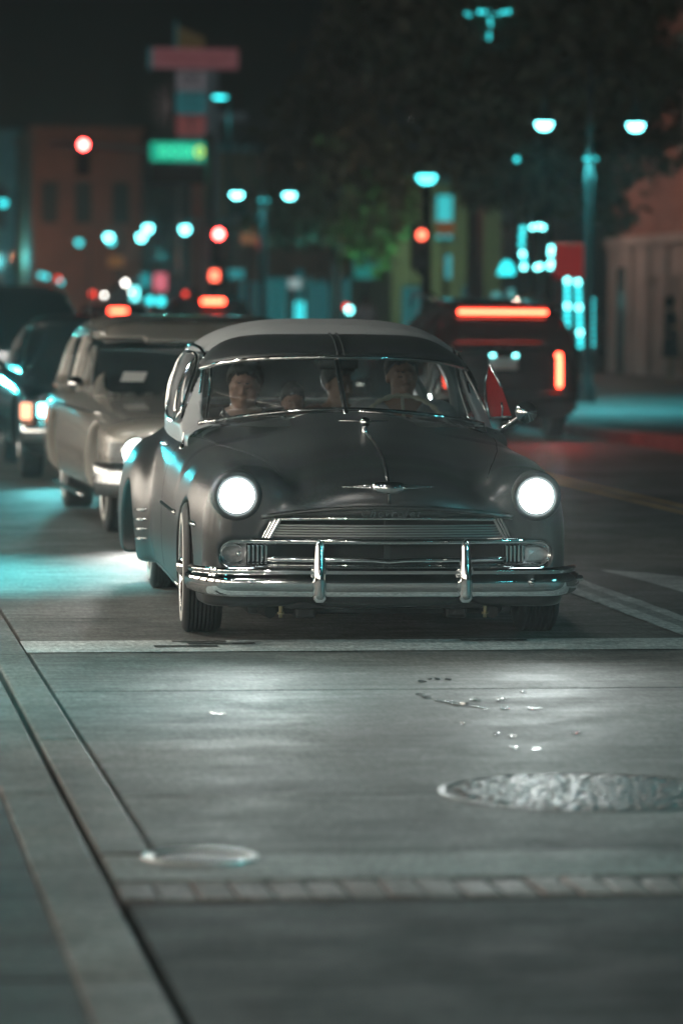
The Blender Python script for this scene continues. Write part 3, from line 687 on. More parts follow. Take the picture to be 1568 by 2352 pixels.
# ---- side trims
def side(y, z, s, off=.003): return hit(F_body, (s*1.3, y, z), (-s, 0, 0), 1.2)+np.array([s*off, 0, 0])
for s in (-1, 1):
    mesh_obj('fender_spear', *tube([side(y, z, s) for y, z in zip(np.linspace(-.42, -.12, 10), np.linspace(.515, .525, 10))], [.004]+[.013]*8+[.006], 8), M['chrome'], car, True)
    mesh_obj('door_spear', *tube([side(y, z, s) for y, z in zip(np.linspace(.42, 1.35, 14), np.linspace(.525, .535, 14))], [.012]*12+[.009, .003], 8), M['chrome'], car, True)
    mesh_obj('rocker_moulding', *tube([(s*.845, y, .185) for y in np.linspace(.42, 2.22, 12)], .016, 8), M['chrome'], car, True)
    for z, yy in ((.455, 2.30), (.405, 2.30), (.355, 2.31), (.305, 2.33)):
        pts = [hit(F_body, (s*xx, 1.3, z-.10*(xx-.80)), (0, 1, 0), 1.6) for xx in np.linspace(.86, .94, 5)]+[side(y, z-.02, s, .002) for y in np.linspace(2.22, 2.36, 4)]
        pts = [p for p in pts if p[1] > 1.9]
        if len(pts) > 3: mesh_obj('stone_guard_bar', *tube(pts, .005, 6), M['chrome'], car, True)
    dh = side(1.72, .80, s, .02); mesh_obj('door_handle', *tube([dh+np.array([0, .10, 0]), dh+np.array([s*.018, .07, 0]), dh+np.array([s*.018, -.06, 0]), dh+np.array([0, -.08, 0])], [.012, .014, .011, .008], 8), M['chrome'], car, True)
    mesh_obj('door_seam', *tube([hit(F_body0, (s*1.3, 1.24+.05*(z-.3), z), (-s, 0, 0), 1.2)-np.array([s*.0015, 0, 0]) for z in np.linspace(.22, .87, 24)], .0032, 5), M['black'], car)
    mesh_obj('hood_seam', *tube([on_hood(s*x, y)-np.array([0, 0, .001]) for y, x in zip(np.linspace(1.2, -.62, 40), np.interp(np.linspace(1.2, -.62, 40), [-.62, -.4, 0, .6, 1.2], [.46, .52, .595, .68, .745]))], .0028, 5), M['black'], car)
nub = on_hood(-.79, 1.02); mesh_obj('antenna_base', *lathe([(.022, -.01), (.018, .01), (.008, .018), (.006, .045), (.003, .06), (.0035, .075)], 12, 'z', tuple(nub)), M['chrome'], car, True)
# wipers, interior mirror, outside mirror
for s in (-1, 1):
    P0 = ws_pt(s*.30, .962)+np.array([0, -.03, -.012]); P1 = ws_pt(s*.06, .985)+np.array([0, -.022, .004])
    w = mesh_obj('wiper', *tube([P0, (P0+P1)/2+np.array([0, -.01, .012]), P1], .0045, 6), M['chrome'], car, True)
    a = ws_pt(s*.02, .992)+np.array([0, -.018, 0]); b = ws_pt(s*.28, .985)+np.array([0, -.018, 0]); mesh_obj('wiper_blade', *tube([a, (a+b)/2+np.array([0, 0, .006]), b], .005, 5), M['black'], w)
    mesh_obj('wiper_pivot', *lathe([(.014, .03), (.014, -.01), (.006, -.016)], 10, 'y', tuple(P0)), M['chrome'], w, True)
mir = mesh_obj('door_mirror', *lathe([(.001, .045), (.02, .042), (.045, .02), (.055, 0), (.050, -.012), (.03, -.03), (.001, -.04)], 28, 'y', (.905, 1.12, .985)), M['chrome'], car, True)
mesh_obj('mirror_arm', *tube([(.765, 1.20, .885), (.80, 1.18, .905), (.86, 1.13, .955), (.90, 1.09, .985)], [.013, .008, .007, .007], 8), M['chrome'], mir, True)
mesh_obj('inside_mirror', *box((-.085, 1.50, 1.185), (.115, 1.525, 1.245), .02), M['bezel'], car, True)
# ---- cabin
mesh_obj('dashboard', *box((-.72, 1.13, .78), (.72, 1.42, .945), .06), M['seat'], car, True)
fs = mesh_obj('front_seat', *box((-.66, 1.85, .30), (.66, 2.38, .50), .06), M['seat'], car, True); mesh_obj('backrest', *box((-.66, 2.28, .46), (.66, 2.46, .93), .07), M['seat'], fs, True)
rs = mesh_obj('rear_seat', *box((-.68, 2.95, .30), (.68, 3.45, .52), .06), M['seat'], car, True); mesh_obj('backrest', *box((-.68, 3.35, .46), (.68, 3.53, .96), .07), M['seat'], rs, True)
sc_ = np.array([.365, 1.62, .885]); nrm = np.array([0, -.80, .60]); e1 = np.array([1., 0, 0]); e2 = np.cross(nrm, e1); e2 *= -1
ring = [sc_+.205*(math.cos(a)*e1+math.sin(a)*e2) for a in np.linspace(0, 2*math.pi, 160, endpoint=False)]
sw = mesh_obj('steering_wheel', *tube(ring, .0115+.0022*np.sign(np.sin(np.arange(160)*math.pi/3.2)), 8, True), M['ivory'], car, True)
mb = MB(); mb.tube([sc_-.2*e1, sc_, sc_+.2*e1], .008, 6); mb.tube([sc_, sc_-.2*e2], .008, 6); mb.tube([sc_, sc_+np.array([0, -.42, -.30])], .022, 10); mb.add(*dome(tuple(sc_+np.array([0, .01, 0])), .05, .04, 16, 5, 'y', 1)); mb.obj('wheel_spokes', M['ivory'], sw, True)
# ---- underside
ub = mesh_obj('chassis', *box((-.60, -.45, .115), (.60, 4.2, .19), .02), M['under'], car); mbu = MB()
mbu.box((-.62, -.18, .12), (.62, .16, .24), .03); mbu.box((-.45, -.62, .15), (.45, -.45, .24), .02)
for s in (-1, 1): mbu.tube([(s*.25, -.05, .16), (s*.70, .0, .17)], .035, 8); mbu.tube([(s*.5, -.52, .13), (s*.62, -.2, .17)], .03, 8); mbu.box((s*.34-.05, -.5, .10), (s*.34+.05, -.2, .16), .015)
mbu.obj('crossmember', M['under'], ub)
for s in (-1, 1):
    mbt = MB()
    mbt.tube([(s*.46, -.58, .24), (s*.46, -.58, .11)], .009, 8); mbt.tube([(s*.46, -.58, .19), (s*.46, -.58, .165)], .02, 8); mbt.tube([(s*.46, -.58, .135), (s*.46, -.58, .125)], .016, 8)
    mbt.obj('spring_bolt', M['brass'], ub, True)

# ---- wheels (used by the other cars too)
def wheel(parent, x, y, r, wdt, s, wire=False, rimr=.19, steer=0.0, whitewall=False, cap_m=None):
    w = link(bpy.data.objects.new('wheel', None)); w.parent = parent; w.location = (x, y, r); w.rotation_euler = (0, 0, steer)
    h = wdt/2; prof = [(rimr, -h*.75), (rimr+.02, -h*.92), (r-.06, -h), (r-.02, -h*.94)]
    gx = np.linspace(-h*.80, h*.80, 9)
    for k, g in enumerate(gx[:-1]):
        e = (gx[k+1]-g); prof += [(r-.001, g+.15*e), (r, g+.5*e), (r-.001, g+.78*e), (r-.010, g+.82*e), (r-.010, g+1.10*e)]
    prof += [(r-.02, h*.94), (r-.06, h), (rimr+.02, h*.92), (rimr, h*.75)]
    mesh_obj('tyre', *lathe(prof, 48, 'x', closed=True), M['tyre'], w, True)
    o = s*h
    if whitewall: mesh_obj('whitewall_ring', *lathe([(rimr+.018, o*.93), (rimr+.034, o*1.02), (rimr+.052, o*1.012), (rimr+.056, o*.985)], 48, 'x'), M['white'], w, True)
    mesh_obj('rim', *lathe([(rimr+.012, o*.98), (rimr+.006, o*1.01), (rimr-.006, o*.96), (rimr-.015, o*.55), (rimr-.03, o*.2), (rimr-.03, -o*.7)], 48, 'x'), cap_m or M['chrome'], w, True)
    if wire:
        mb = MB()
        for k in range(40):
            a = 2*math.pi*k/40; b_ = a+(.35 if k % 2 else -.35); q = (o*.5 if k % 2 else o*.1)
            mb.tube([(q, (rimr-.02)*math.cos(a), (rimr-.02)*math.sin(a)), (o*.95 if k % 4 < 2 else o*.55, .045*math.cos(b_), .045*math.sin(b_))], .003, 4)
        mb.obj('spokes', M['chrome'], w, True)['kind'] = 'stuff'
        mesh_obj('hub_cap', *lathe([(.05, o*.5), (.05, o*.95), (.03, o*1.1), (.02, o*1.22), (.001, o*1.24)], 20, 'x'), M['chrome'], w, True)
    else:
        mesh_obj('hub_cap', *lathe([(rimr-.01, o*.6), (rimr*.8, o*.8), (rimr*.4, o*.72), (.05, o*.9), (.001, o*.95)], 32, 'x'), cap_m or M['darkchrome'], w, True)
    return w
for s in (-1, 1):
    wheel(car, s*.775, 0, .298, .185, s, True, .195, R_(-1.5), True); wheel(car, s*.765, 2.73, .298, .185, s, True, .195, 0, True)

# headlight beams: a wide glow and a dipped beam in front of each lens
for s in (-1, 1):
    for (P, size, d) in ((165, 150, (0, -1, .58)),):
        ld = bpy.data.lights.new('headlight_beam', 'SPOT'); ld.energy = P; ld.spot_size = R_(size); ld.spot_blend = 1.0; ld.shadow_soft_size = .07; ld.color = (.90, 1.0, .98)
        lo_ = link(bpy.data.objects.new('headlight_beam', ld)); lo_.parent = car; lo_.location = (s*.668, -.80, .655)
        lo_.rotation_euler = Vector(d).to_track_quat('-Z', 'Y').to_euler()

# ================================================================== people
def rot(x, y, z, yaw, pitch, roll, c):
    x = x-c[0]; y = y-c[1]; z = z-c[2]
    ca, sa = math.cos(yaw), math.sin(yaw); x, y = ca*x+sa*y, -sa*x+ca*y
    ca, sa = math.cos(pitch), math.sin(pitch); y, z = ca*y+sa*z, -sa*y+ca*z
    ca, sa = math.cos(roll), math.sin(roll); x, z = ca*x+sa*z, -sa*x+ca*z
    return x, y, z
def F_head(x, y, z, fat=1.0):
    ax = np.abs(x)
    f = ell(x, y, z, (0, .015, .032), (.076, .096, .098))
    f = smin(f, ell(x, y, z, (0, -.022, -.048), (.060*fat, .066, .078)), .03)
    f = smin(f, ell(x, y, z, (0, -.062, -.100), (.026*fat, .026, .020)), .02)
    f = smin(f, ell(ax, y, z, (.038*fat, -.058, -.040), (.026, .026, .030)), .02)
    f = smin(f, cap(ax, y, z, (.014, -.082, .022), (.050, -.072, .024), .012, .008), .012)
    f = smax(f, -ell(ax, y, z, (.032, -.101, .000), (.020, .019, .013)), .010)
    f = np.minimum(f, ell(ax, y, z, (.032, -.076, -.001), (.0165, .013, .0105)))
    f = smin(f, cap(x, y, z, (0, -.086, .006), (0, -.106, -.030), .008, .0125), .008)
    f = smin(f, ell(ax, y, z, (.014, -.092, -.036), (.009, .010, .008)), .006)
    f = smin(f, ell(x, y, z, (0, -.086, -.063), (.024, .011, .0075)), .005); f = smin(f, ell(x, y, z, (0, -.084, -.076), (.020, .012, .008)), .005)
    f = smin(f, ell(ax, y, z, (.077, .012, -.008), (.010, .020, .031)), .008); return f
def hand_sdf(x, y, z, w, d, s):
    """palm at w pointing along d with four curled fingers and a thumb"""
    d = np.asarray(d, float); d /= np.linalg.norm(d); w = np.asarray(w, float)
    up = np.array([0, 0, 1.]); a = np.cross(d, up); a /= max(np.linalg.norm(a), 1e-6); n = np.cross(a, d)
    f = cap(x, y, z, w, w+d*.07, .026, .034)
    for k, L in enumerate((.036, .042, .039, .030)):
        b = w+d*.085+a*(k-1.5)*.019; m = b+d*L*.8+n*.002; e = m-n*L*.75+d*.004
        f = smin(f, np.minimum(cap(x, y, z, b, m, .0092), cap(x, y, z, m, e, .0088, .0075)), .006)
    t0 = w+d*.03-s*a*.030; t1 = t0+d*.035-s*a*.020; return smin(f, np.minimum(cap(x, y, z, t0, t1, .011), cap(x, y, z, t1, t1+d*.026-n*.008, .0095, .008)), .008)
def person(label, loc, rz, sc, skin, hairm, shirt, pants, elbows, hands, legs, head=(0, 0, 0), fat=1.0, wide=1.0, group=None, hair='short', shirt_low=.02, skirt=False, h=.0085, collar=.0, sleeve=1.0, seated=True, hv=1.0):
    HC = (0, -.005, .665); NK = (0, .01, .56)
    sh = [np.array([s*.165*wide, .01, .455]) for s in (-1, 1)]
    def hc(x, y, z):
        a, b, c = rot(x, y, z, *head, NK); return a, b, c-(HC[2]-NK[2])
    def torso(x, y, z, o=0):
        f = ell(x, y, z, (0, .005, .31), (.150*wide+o, .108*wide+o, .25+o)); f = smin(f, cap(x, y, z, sh[0]*np.array([.85, 1, 1]), sh[1]*np.array([.85, 1, 1]), .062+o), .07)
        return smin(f, ell(x, y, z, (0, .0, .07), (.165*wide+o, .125+o, .13+o)), .06)
    def arms(x, y, z, o=0, part=1.0):
        f = 9.
        for i in (0, 1):
            e = np.asarray(elbows[i], float); w = np.asarray(hands[i], float)
            f = np.minimum(f, cap(x, y, z, sh[i], sh[i]+(e-sh[i])*part, (.054+o)*wide**.5, .042+o))
            if part >= 1 and not o: f = smin(f, cap(x, y, z, e, w, .039, .027), .02)
        return f
    def legf(x, y, z, o=0):
        f = 9.
        for s, (k, a, t) in zip((-1, 1), legs):
            f = np.minimum(f, smin(cap(x, y, z, (s*.085, 0, .05), k, .085+o, .058+o), cap(x, y, z, k, a, .055+o, .036+o), .03))
            if not o: f = smin(f, cap(x, y, z, a, t, .038, .030), .03)
        return f
    def body(x, y, z):
        x, y, z = x/sc, y/sc, z/sc
        f = smin(torso(x, y, z), arms(x, y, z), .03); f = smin(f, legf(x, y, z), .04)
        f = smin(f, cap(x, y, z, (0, .02, .45), (0, .008, .60), .056*fat**.5, .05), .03); f = smin(f, F_head(*hc(x, y, z), fat), .02)
        for i, s in ((0, -1), (1, 1)):
            e = np.asarray(elbows[i], float); w = np.asarray(hands[i], float); f = smin(f, hand_sdf(x, y, z, w, w-e, s), .012)
        return f*sc
    P = np.array([*elbows, *hands, *[q for l in legs for q in l], (-.25, -.16, 0), (.25, .16, .82)])
    lo = (P.min(0)-.12)*sc; hi = (P.max(0)+.12)*sc; hi[2] = max(hi[2], .84*sc)
    v, f = nets(body, lo, hi, h); o = mesh_obj('person', v, f, skin, None, True, loc); o.rotation_euler = (0, 0, rz); props(o, label, 'person', group)
    def hairf(x, y, z):
        x, y, z = x/sc, y/sc, z/sc; a, b, c = hc(x, y, z)
        if hair == 'afro': return smax(ell(a, b, c, (0, .03, .05), (.135, .14, .125)), -(c-(-.02-1.2*np.minimum(b+.03, 0)*-1)), .01)*sc if False else smax(ell(a, b, c, (0, .035, .04), (.13, .13, .125)), -(b+.055+.25*np.maximum(c-.05, 0)*-1), .02)*sc
        wv_ = .0015*np.sin(a*190+3*np.sin(c*60))*np.sin(b*90)
        q = ell(a, b, c, (0, .020, .040), (.090*hv, .106*hv, .114))+wv_; q = smin(q, ell(a, b, c, (.01, -.055, .105), (.062*hv, .050, .034))+wv_, .03)
        hl = np.interp(b, [-.13, -.085, -.055, -.03, .0, .03, .08], [.082, .076, .060, .040, .012, -.040, -.075])+.006*np.sin(a*95+1)+.004*np.sin(a*230); q = smax(q, hl-c, .006); m = np.abs(a)
        q = np.minimum(q, cap(m, b, c, (.014, -.0985, .023), (.048, -.0885, .026), .0050, .0035)); q = np.minimum(q, cap(m, b, c, (.019, -.0915, -.002), (.046, -.086, -.003), .0034, .0026)); return q*sc
    hl = (np.array([-.17, -.16, .55])*sc, np.array([.17, .2, .90])*sc); v, f = nets(hairf, *hl, h*.8); mesh_obj('hair', v, f, hairm, o, True)
    def shirtf(x, y, z):
        x, y, z = x/sc, y/sc, z/sc; q = smin(torso(x, y, z, .013), arms(x, y, z, .016, sleeve), .03)
        q = smin(q, cap(x, y, z, (0, .025, .44), (0, .02, .50), .066), .03)
        nk = .505-np.maximum(0, collar*(1-np.abs(x)/.07))*(y < .02)-.35*np.maximum(-.02-y, 0); q = smax(q, z-nk-.7*np.maximum(np.abs(x)-.06, 0), .006); return smax(q, shirt_low-z, .01)*sc
    v, f = nets(shirtf, (np.array([-.36, -.35, shirt_low-.03]))*sc, np.array([.36, .25, .56])*sc, h*1.1); mesh_obj('shirt', v, f, shirt, o, True)
    def pantsf(x, y, z):
        x, y, z = x/sc, y/sc, z/sc
        if skirt:
            q = np.sqrt((x/(.17+.10*np.clip(.1-z, 0, 1)))**2+(y/(.13+.10*np.clip(.1-z, 0, 1)))**2)-1; return smax(smax(q*.13, z-.16, .02), -.36-z, .01)*sc
        q = smin(legf(x, y, z, .012), ell(x, y, z, (0, 0, .06), (.180*wide, .140, .12)), .03); return smax(q, z-.14, .01)*sc
    v, f = nets(pantsf, lo-.03, np.minimum(hi+.03, [9, 9, .2*sc]), h*1.3); mesh_obj('skirt' if skirt else 'trousers', v, f, pants, o, True)
    return o
SEAT = [((-.10, -.42, .09), (-.10, -.44, -.30), (-.10, -.56, -.33)), ((.10, -.42, .09), (.10, -.44, -.30), (.10, -.56, -.33))]
def carloc(x, y, z): return (CHX+x*math.cos(-CHR)+y*math.sin(-CHR), CHY-x*math.sin(-CHR)+y*math.cos(-CHR), z)
person('boy in a black shirt in the passenger seat of the black sedan', carloc(-.415, 2.06, .47), CHR, .93, M['skin'], M['hair'], M['shirtk'], M['shirtk'],
       [(-.30, -.10, .26), (.22, -.02, .20)], [(-.30, -.34, .43), (.10, -.26, .14)], SEAT, (R_(-10), R_(5), R_(-4)), 1.28, 1.12, hv=1.15)
person('driver in a grey open collared shirt behind the steering wheel', carloc(.40, 2.02, .50), CHR, .965, M['skin2'], M['hair'], M['shirtg'], M['shirtk'],
       [(-.30, -.10, .24), (.30, -.10, .24)], [(-.20, -.34, .30), (.20, -.34, .30)], SEAT, (R_(6), R_(0), 0), 1.0, 1.28, collar=.06)
person('child seated low in the back of the black sedan, only the head showing', carloc(-.06, 3.12, .50), CHR, .72, M['skin'], M['hair'], M['shirtk'], M['shirtk'],
       [(-.24, -.02, .22), (.24, -.02, .22)], [(-.12, -.24, .14), (.12, -.24, .14)], SEAT, (R_(5), R_(10), 0), 1.1, 1.0)
person('passenger in a rust coloured top in the middle of the back seat, head turned aside', carloc(.17, 3.02, .50), CHR, .87, M['skin2'], M['hair'], M['shirtr'], M['shirtk'],
       [(-.24, -.02, .22), (.24, -.02, .22)], [(-.12, -.24, .14), (.12, -.24, .14)], SEAT, (R_(38), R_(6), 0), 1.0, 1.0)

# ================================================================== other vehicles
M['silver'] = mat('silver_beige_paint', (.44, .41, .36), .26, .2, .5, .6); M['darkp'] = mat('dark_green_paint', (.012, .022, .024), .22, .2, .5, .6)
M['blackp'] = mat('gloss_black_paint', (.012, .010, .011), .16, 0, .5, .8); M['navy'] = mat('dark_blue_paint', (.012, .018, .022), .2, 0, .5, .6)
M['tail'] = emis('brake_lamp', (1.0, .058, .027), 24.0); M['tail2'] = emis('tail_lamp', (1.0, .05, .03), 3.0); M['amb'] = emis('amber_lamp', (1.0, .40, .22), 2.6)
M['led'] = emis('teal_lamp', (.25, 1.0, 1.0), 9.0); M['hlw'] = emis('white_headlamp', (.9, 1.0, .98), 14.0); M['plate'] = mat('plate_white', (.45, .55, .55), .4)
M['paper'] = mat('white_paper', (.75, .75, .72), .6); M['redlens'] = mat('red_lens', (.35, .01, .01), .2)
def gcar(name, label, loc, rz, S, paint, roofm, group=None, rim=None):
    c = thing(name, label, S.get('cat', 'car'), loc, rz, group); y0, y1 = S['front'], S['rear']; n = S.get('n', 5.0)
    def F0(x, y, z):
        ax = np.abs(x); a = pch(y, S['wid']); zt = pch(y, S['top']); zc = S.get('zc', .55)
        a = a-.10*np.maximum(z-zc, 0)-.06*np.maximum(zc-z, 0)
        f = ((np.power(ax/a, n)+np.power(np.abs(z-zc)/np.where(z > zc, zt-zc, zc-S.get('zb', .2)), n))**(1/n)-1)*.4
        pc = S.get('pc', .08); f = smax(f, y0+pc*ax**2-y, .06); return smax(f, y-y1+pc*ax**2, .06)
    def F(x, y, z):
        f = F0(x, y, z); ax = np.abs(x)
        for yy in S['axles']:
            r = np.sqrt((y-yy)**2+(z-S['r'])**2); f = smax(f, -smax(r-S['r']-.055, S['track']-.22-ax, .02), .02)
        return f
    v, f = nets(F, (-1.15, y0-.1, .1), (1.15, y1+.1, 1.35), S.get('h', .03)); mesh_obj('body', v, f, paint, c, True)
    def G(x, y, z, o=0):
        ax = np.abs(x); yy = y-S.get('gc', .15)*ax**2*np.clip((S['gm']-y), 0, 1); zt = pch(yy, S['gh']); zc = S.get('gz', .80); a = S['ga']; m = S.get('gn', 5.0)
        a = a-S.get('tumble', .12)*np.maximum(z-zc, 0); return ((np.power(ax/a, m)+np.power(np.abs(z-zc)/np.maximum(zt-zc, .02), m))**(1/m)-1)*.45+o
    W = S['win']
    def R(x, y, z):
        ax = np.abs(x); f = smax(G(x, y, z), -G(x, y, z, .04), .01); f = smax(f, S.get('belt', .85)-z, .01)
        if 'ws' in W: a, z0, z1, ym = W['ws']; f = smax(f, -smax(rbox2(ax, z, 0, (z0+z1)/2, a-.22*(z-z0), (z1-z0)/2, .05), y-ym, .02), .012)
        if 'rw' in W: a, z0, z1, ym = W['rw']; f = smax(f, -smax(rbox2(ax, z, 0, (z0+z1)/2, a-.2*(z-z0), (z1-z0)/2, .06), ym-y, .02), .012)
        for (a, b, z0, z1, k) in W['side']: f = smax(f, -smax(rbox2(y-k*(z-z0), z, (a+b)/2, (z0+z1)/2, (b-a)/2, (z1-z0)/2, .04), .45-ax, .02), .012)
        return f
    gy0, gy1 = S['gh'][0][0], S['gh'][-1][0]
    v, f = nets(R, (-1.05, gy0-.1, .75), (1.05, gy1+.15, max(p[1] for p in S['gh'])+.06), S.get('h', .03)*.8); mesh_obj('roof', v, f, roofm, c, True)
    v, f = nets(lambda x, y, z: smax(G(x, y, z, .018), S.get('belt', .85)-.02-z, .01), (-1.05, gy0-.1, .75), (1.05, gy1+.15, max(p[1] for p in S['gh'])+.06), .04); mesh_obj('window_glass', v, f, M['darkglass'], c, True)
    for yy in S['axles']:
        for s in (-1, 1): wheel(c, s*S['track'], yy, S['r'], S.get('tw', .2), s, False, S.get('rim', .19), 0, S.get('ww', False), rim)
    return c, F, G
def stick(F, x, z, y=-2.0, d=1): return hit(F, (x, y, z), (0, d, 0), 4.0)
def bar(name, lo, hi, m, parent, b=.01): return mesh_obj(name, *box(lo, hi, b), m, parent, True)

# --- silver wagon
wag, FW, GW = gcar('station_wagon', 'silver beige 1960s station wagon with one lit headlight behind the black sedan', (2.88, 25.3, 0), R_(1.2), dict(
    front=-.95, rear=4.4, n=5.5, zc=.52, zb=.2, wid=[(-.95, .97), (-.5, 1.0), (1, 1.02), (3, 1.02), (4.4, .96)],
    top=[(-1.0, .72), (-.7, .78), (0, .825), (1.0, .875), (1.4, .90), (2.6, .94), (4.4, .92)], axles=(0, 3.0), r=.33, track=.82, tw=.21, rim=.2, ww=True, h=.024, pc=.07,
    gh=[(.98, .86), (1.3, 1.03), (1.7, 1.20), (1.95, 1.30), (2.2, 1.37), (2.7, 1.415), (3.3, 1.425), (4.0, 1.40), (4.3, 1.30), (4.42, .95)], gm=2.6, ga=.89, gn=7, gz=.80, tumble=.24, belt=.86,
    win=dict(ws=(.80, .90, 1.235, 2.3), side=[(1.45, 2.25, .92, 1.26, .25), (2.33, 3.1, .92, 1.27, 0), (3.2, 4.2, .92, 1.26, 0)])), M['silver'], M['silver'])
for s in (-1, 1):
    for k, xx in enumerate((.80, .58)):
        p = stick(FW, s*xx, .555); hl_ = mesh_obj('headlight', *dome((s*xx, p[1]-.004, .555), .082, .03, 24, 5), M['hlw'] if (k == 0) else M['lens'], wag, True)
        mesh_obj('bezel', *lathe([(.105, .03), (.10, -.015), (.086, -.012), (.084, .02)], 28, 'y', (s*xx, p[1], .555)), M['chrome'], hl_, True)
    p = stick(FW, s*.93, .56); bar('corner_lamp', (s*.93-.045, p[1]-.03, .50), (s*.93+.045, p[1]+.08, .625), M['lens'], wag, .015)
    for k in range(6): mesh_obj('lamp_rib', *box((s*.93-.043, p[1]-.036, .51+.018*k), (s*.93+.043, p[1]-.029, .516+.018*k)), M['darkchrome'], wag)
    mesh_obj('side_moulding', *tube([(s*1.022, y, .22) for y in np.linspace(.42, 2.55, 8)], .018, 6), M['chrome'], wag, True)
    mesh_obj('belt_moulding', *tube([hit(FW, (s*1.4, y, .775), (-s, 0, 0), 1.0) for y in np.linspace(.2, 4.2, 20)], .012, 6), M['chrome'], wag, True)
    mesh_obj('door_mirror', *lathe([(.001, -.05), (.05, -.03), (.055, .02), (.03, .06), (.001, .07)], 16, 'y', (s*1.0, 1.15, .95)), M['chrome'], wag, True)
    mesh_obj('drip_rail', *tube([hit(GW, (s*1.3, y, z), (-s, 0, 0), 1.0) for y, z in ((2.1, 1.285), (2.3, 1.30), (2.8, 1.315), (3.6, 1.31), (4.15, 1.28))], .012, 6), M['chrome'], wag, True)
mesh_obj('front_bumper', *sweep([(-1.0, -.55, .40), (-1.03, -.8, .40), (-.98, -1.0, .40), (-.5, -1.06, .40), (0, -1.07, .40), (.5, -1.06, .40), (.98, -1.0, .40), (1.03, -.8, .40), (1.0, -.55, .40)], [(-.03, -.12), (.03, -.12), (.045, -.03), (.03, .02), (.04, .08), (-.03, .10)]), M['darkchrome'], wag, True)
bar('grille', (-.48, -.99, .48), (.48, -.93, .63), M['darkchrome'], wag); bar('valance', (-.9, -.95, .16), (.9, -.7, .30), M['under'], wag)
q = np.array([hit(GW, (x, .5, z), (0, 1, 0), 2)-np.array([0, .012, 0]) for x, z in ((-.69, .965), (-.53, .965), (-.49, 1.03), (-.65, 1.03))]); pap = mesh_obj('windshield_paper', q, [(0, 1, 2, 3)], M['paper'], wag)
mesh_obj('antenna', *tube([(-.93, .75, .84), (-.94, .78, 1.6)], .004, 5), M['chrome'], wag)
# --- dark car third in line
thd, FT, GT = gcar('dark_sedan', 'dark teal boxy sedan with a bright square headlight, behind the silver wagon', (2.78, 33.2, 0), 0, dict(
    front=-.85, rear=4.2, n=7, zc=.5, wid=[(-.85, .96), (0, 1.0), (3, 1.0), (4.2, .95)], top=[(-.9, .76), (0, .84), (1, .88), (3, .92), (4.2, .9)], axles=(0, 2.9), r=.33, track=.84, h=.032,
    gh=[(.9, .86), (1.5, 1.17), (1.8, 1.33), (2.3, 1.40), (3.0, 1.40), (3.5, 1.25), (3.9, .92)], gm=2.4, ga=.88, gn=5.5, belt=.86, tumble=.2,
    win=dict(ws=(.82, .91, 1.30, 2.1), side=[(1.4, 2.4, .92, 1.27, .3), (2.5, 3.3, .92, 1.27, -.2)])), M['darkp'], M['darkp'])
for s in (-1, 1):
    p = stick(FT, s*.74, .60); bar('headlight', (s*.74-.09, p[1]-.02, .54), (s*.74+.09, p[1]+.03, .66), M['led'], thd, .02)
    bar('turn_signal', (s*.925-.045, p[1]-.005, .52), (s*.925+.045, p[1]+.12, .66), M['amb'], thd, .015)
    mesh_obj('window_trim', *tube([hit(GT, (s*1.3, y, z), (-s, 0, 0), 1.2) for y, z in ((1.15, .92), (1.5, 1.12), (1.75, 1.28), (2.2, 1.32), (2.9, 1.31))], .014, 6), M['chrome'], thd, True)
    mesh_obj('door_mirror', *lathe([(.001, -.06), (.06, -.04), (.07, .02), (.04, .07), (.001, .08)], 16, 'y', (s*1.06, .95, .93)), M['chrome'], thd, True)
bar('front_bumper', (-.98, -1.0, .34), (.98, -.84, .50), M['chrome'], thd, .03); bar('grille', (-.55, -.90, .52), (.55, -.84, .68), M['darkchrome'], thd)
# --- big dark vehicle behind it, its teal headlight glaring past the queue
fth, FF, GF = gcar('dark_suv', 'big dark sport utility vehicle at the far left with a glaring teal headlight', (2.25, 42.0, 0), 0, dict(
    front=-.9, rear=3.9, n=6, zc=.65, zb=.25, wid=[(-.9, .95), (0, 1.0), (3, 1.0), (3.9, .97)], top=[(-.9, .98), (0, 1.08), (1, 1.12), (3.9, 1.15)], axles=(0, 2.95), r=.39, track=.84, h=.04,
    gh=[(.9, 1.08), (1.5, 1.45), (1.9, 1.64), (2.5, 1.70), (3.5, 1.69), (3.85, 1.5), (3.95, 1.1)], gm=2.6, gz=1.0, ga=.93, belt=1.06, win=dict(ws=(.84, 1.13, 1.58, 2.2), side=[(1.4, 2.4, 1.14, 1.56, .3), (2.5, 3.7, 1.14, 1.56, 0)])), M['navy'], M['navy'])
for s in (-1, 1): p = stick(FF, s*.76, .92); bar('headlight', (s*.76-.13, p[1]-.02, .85), (s*.76+.13, p[1]+.03, .98), M['led'], fth, .03)
bar('grille', (-.55, -.96, .72), (.55, -.88, .98), M['darkchrome'], fth); bar('front_bumper', (-.97, -1.0, .4), (.97, -.86, .62), M['navy'], fth, .05)
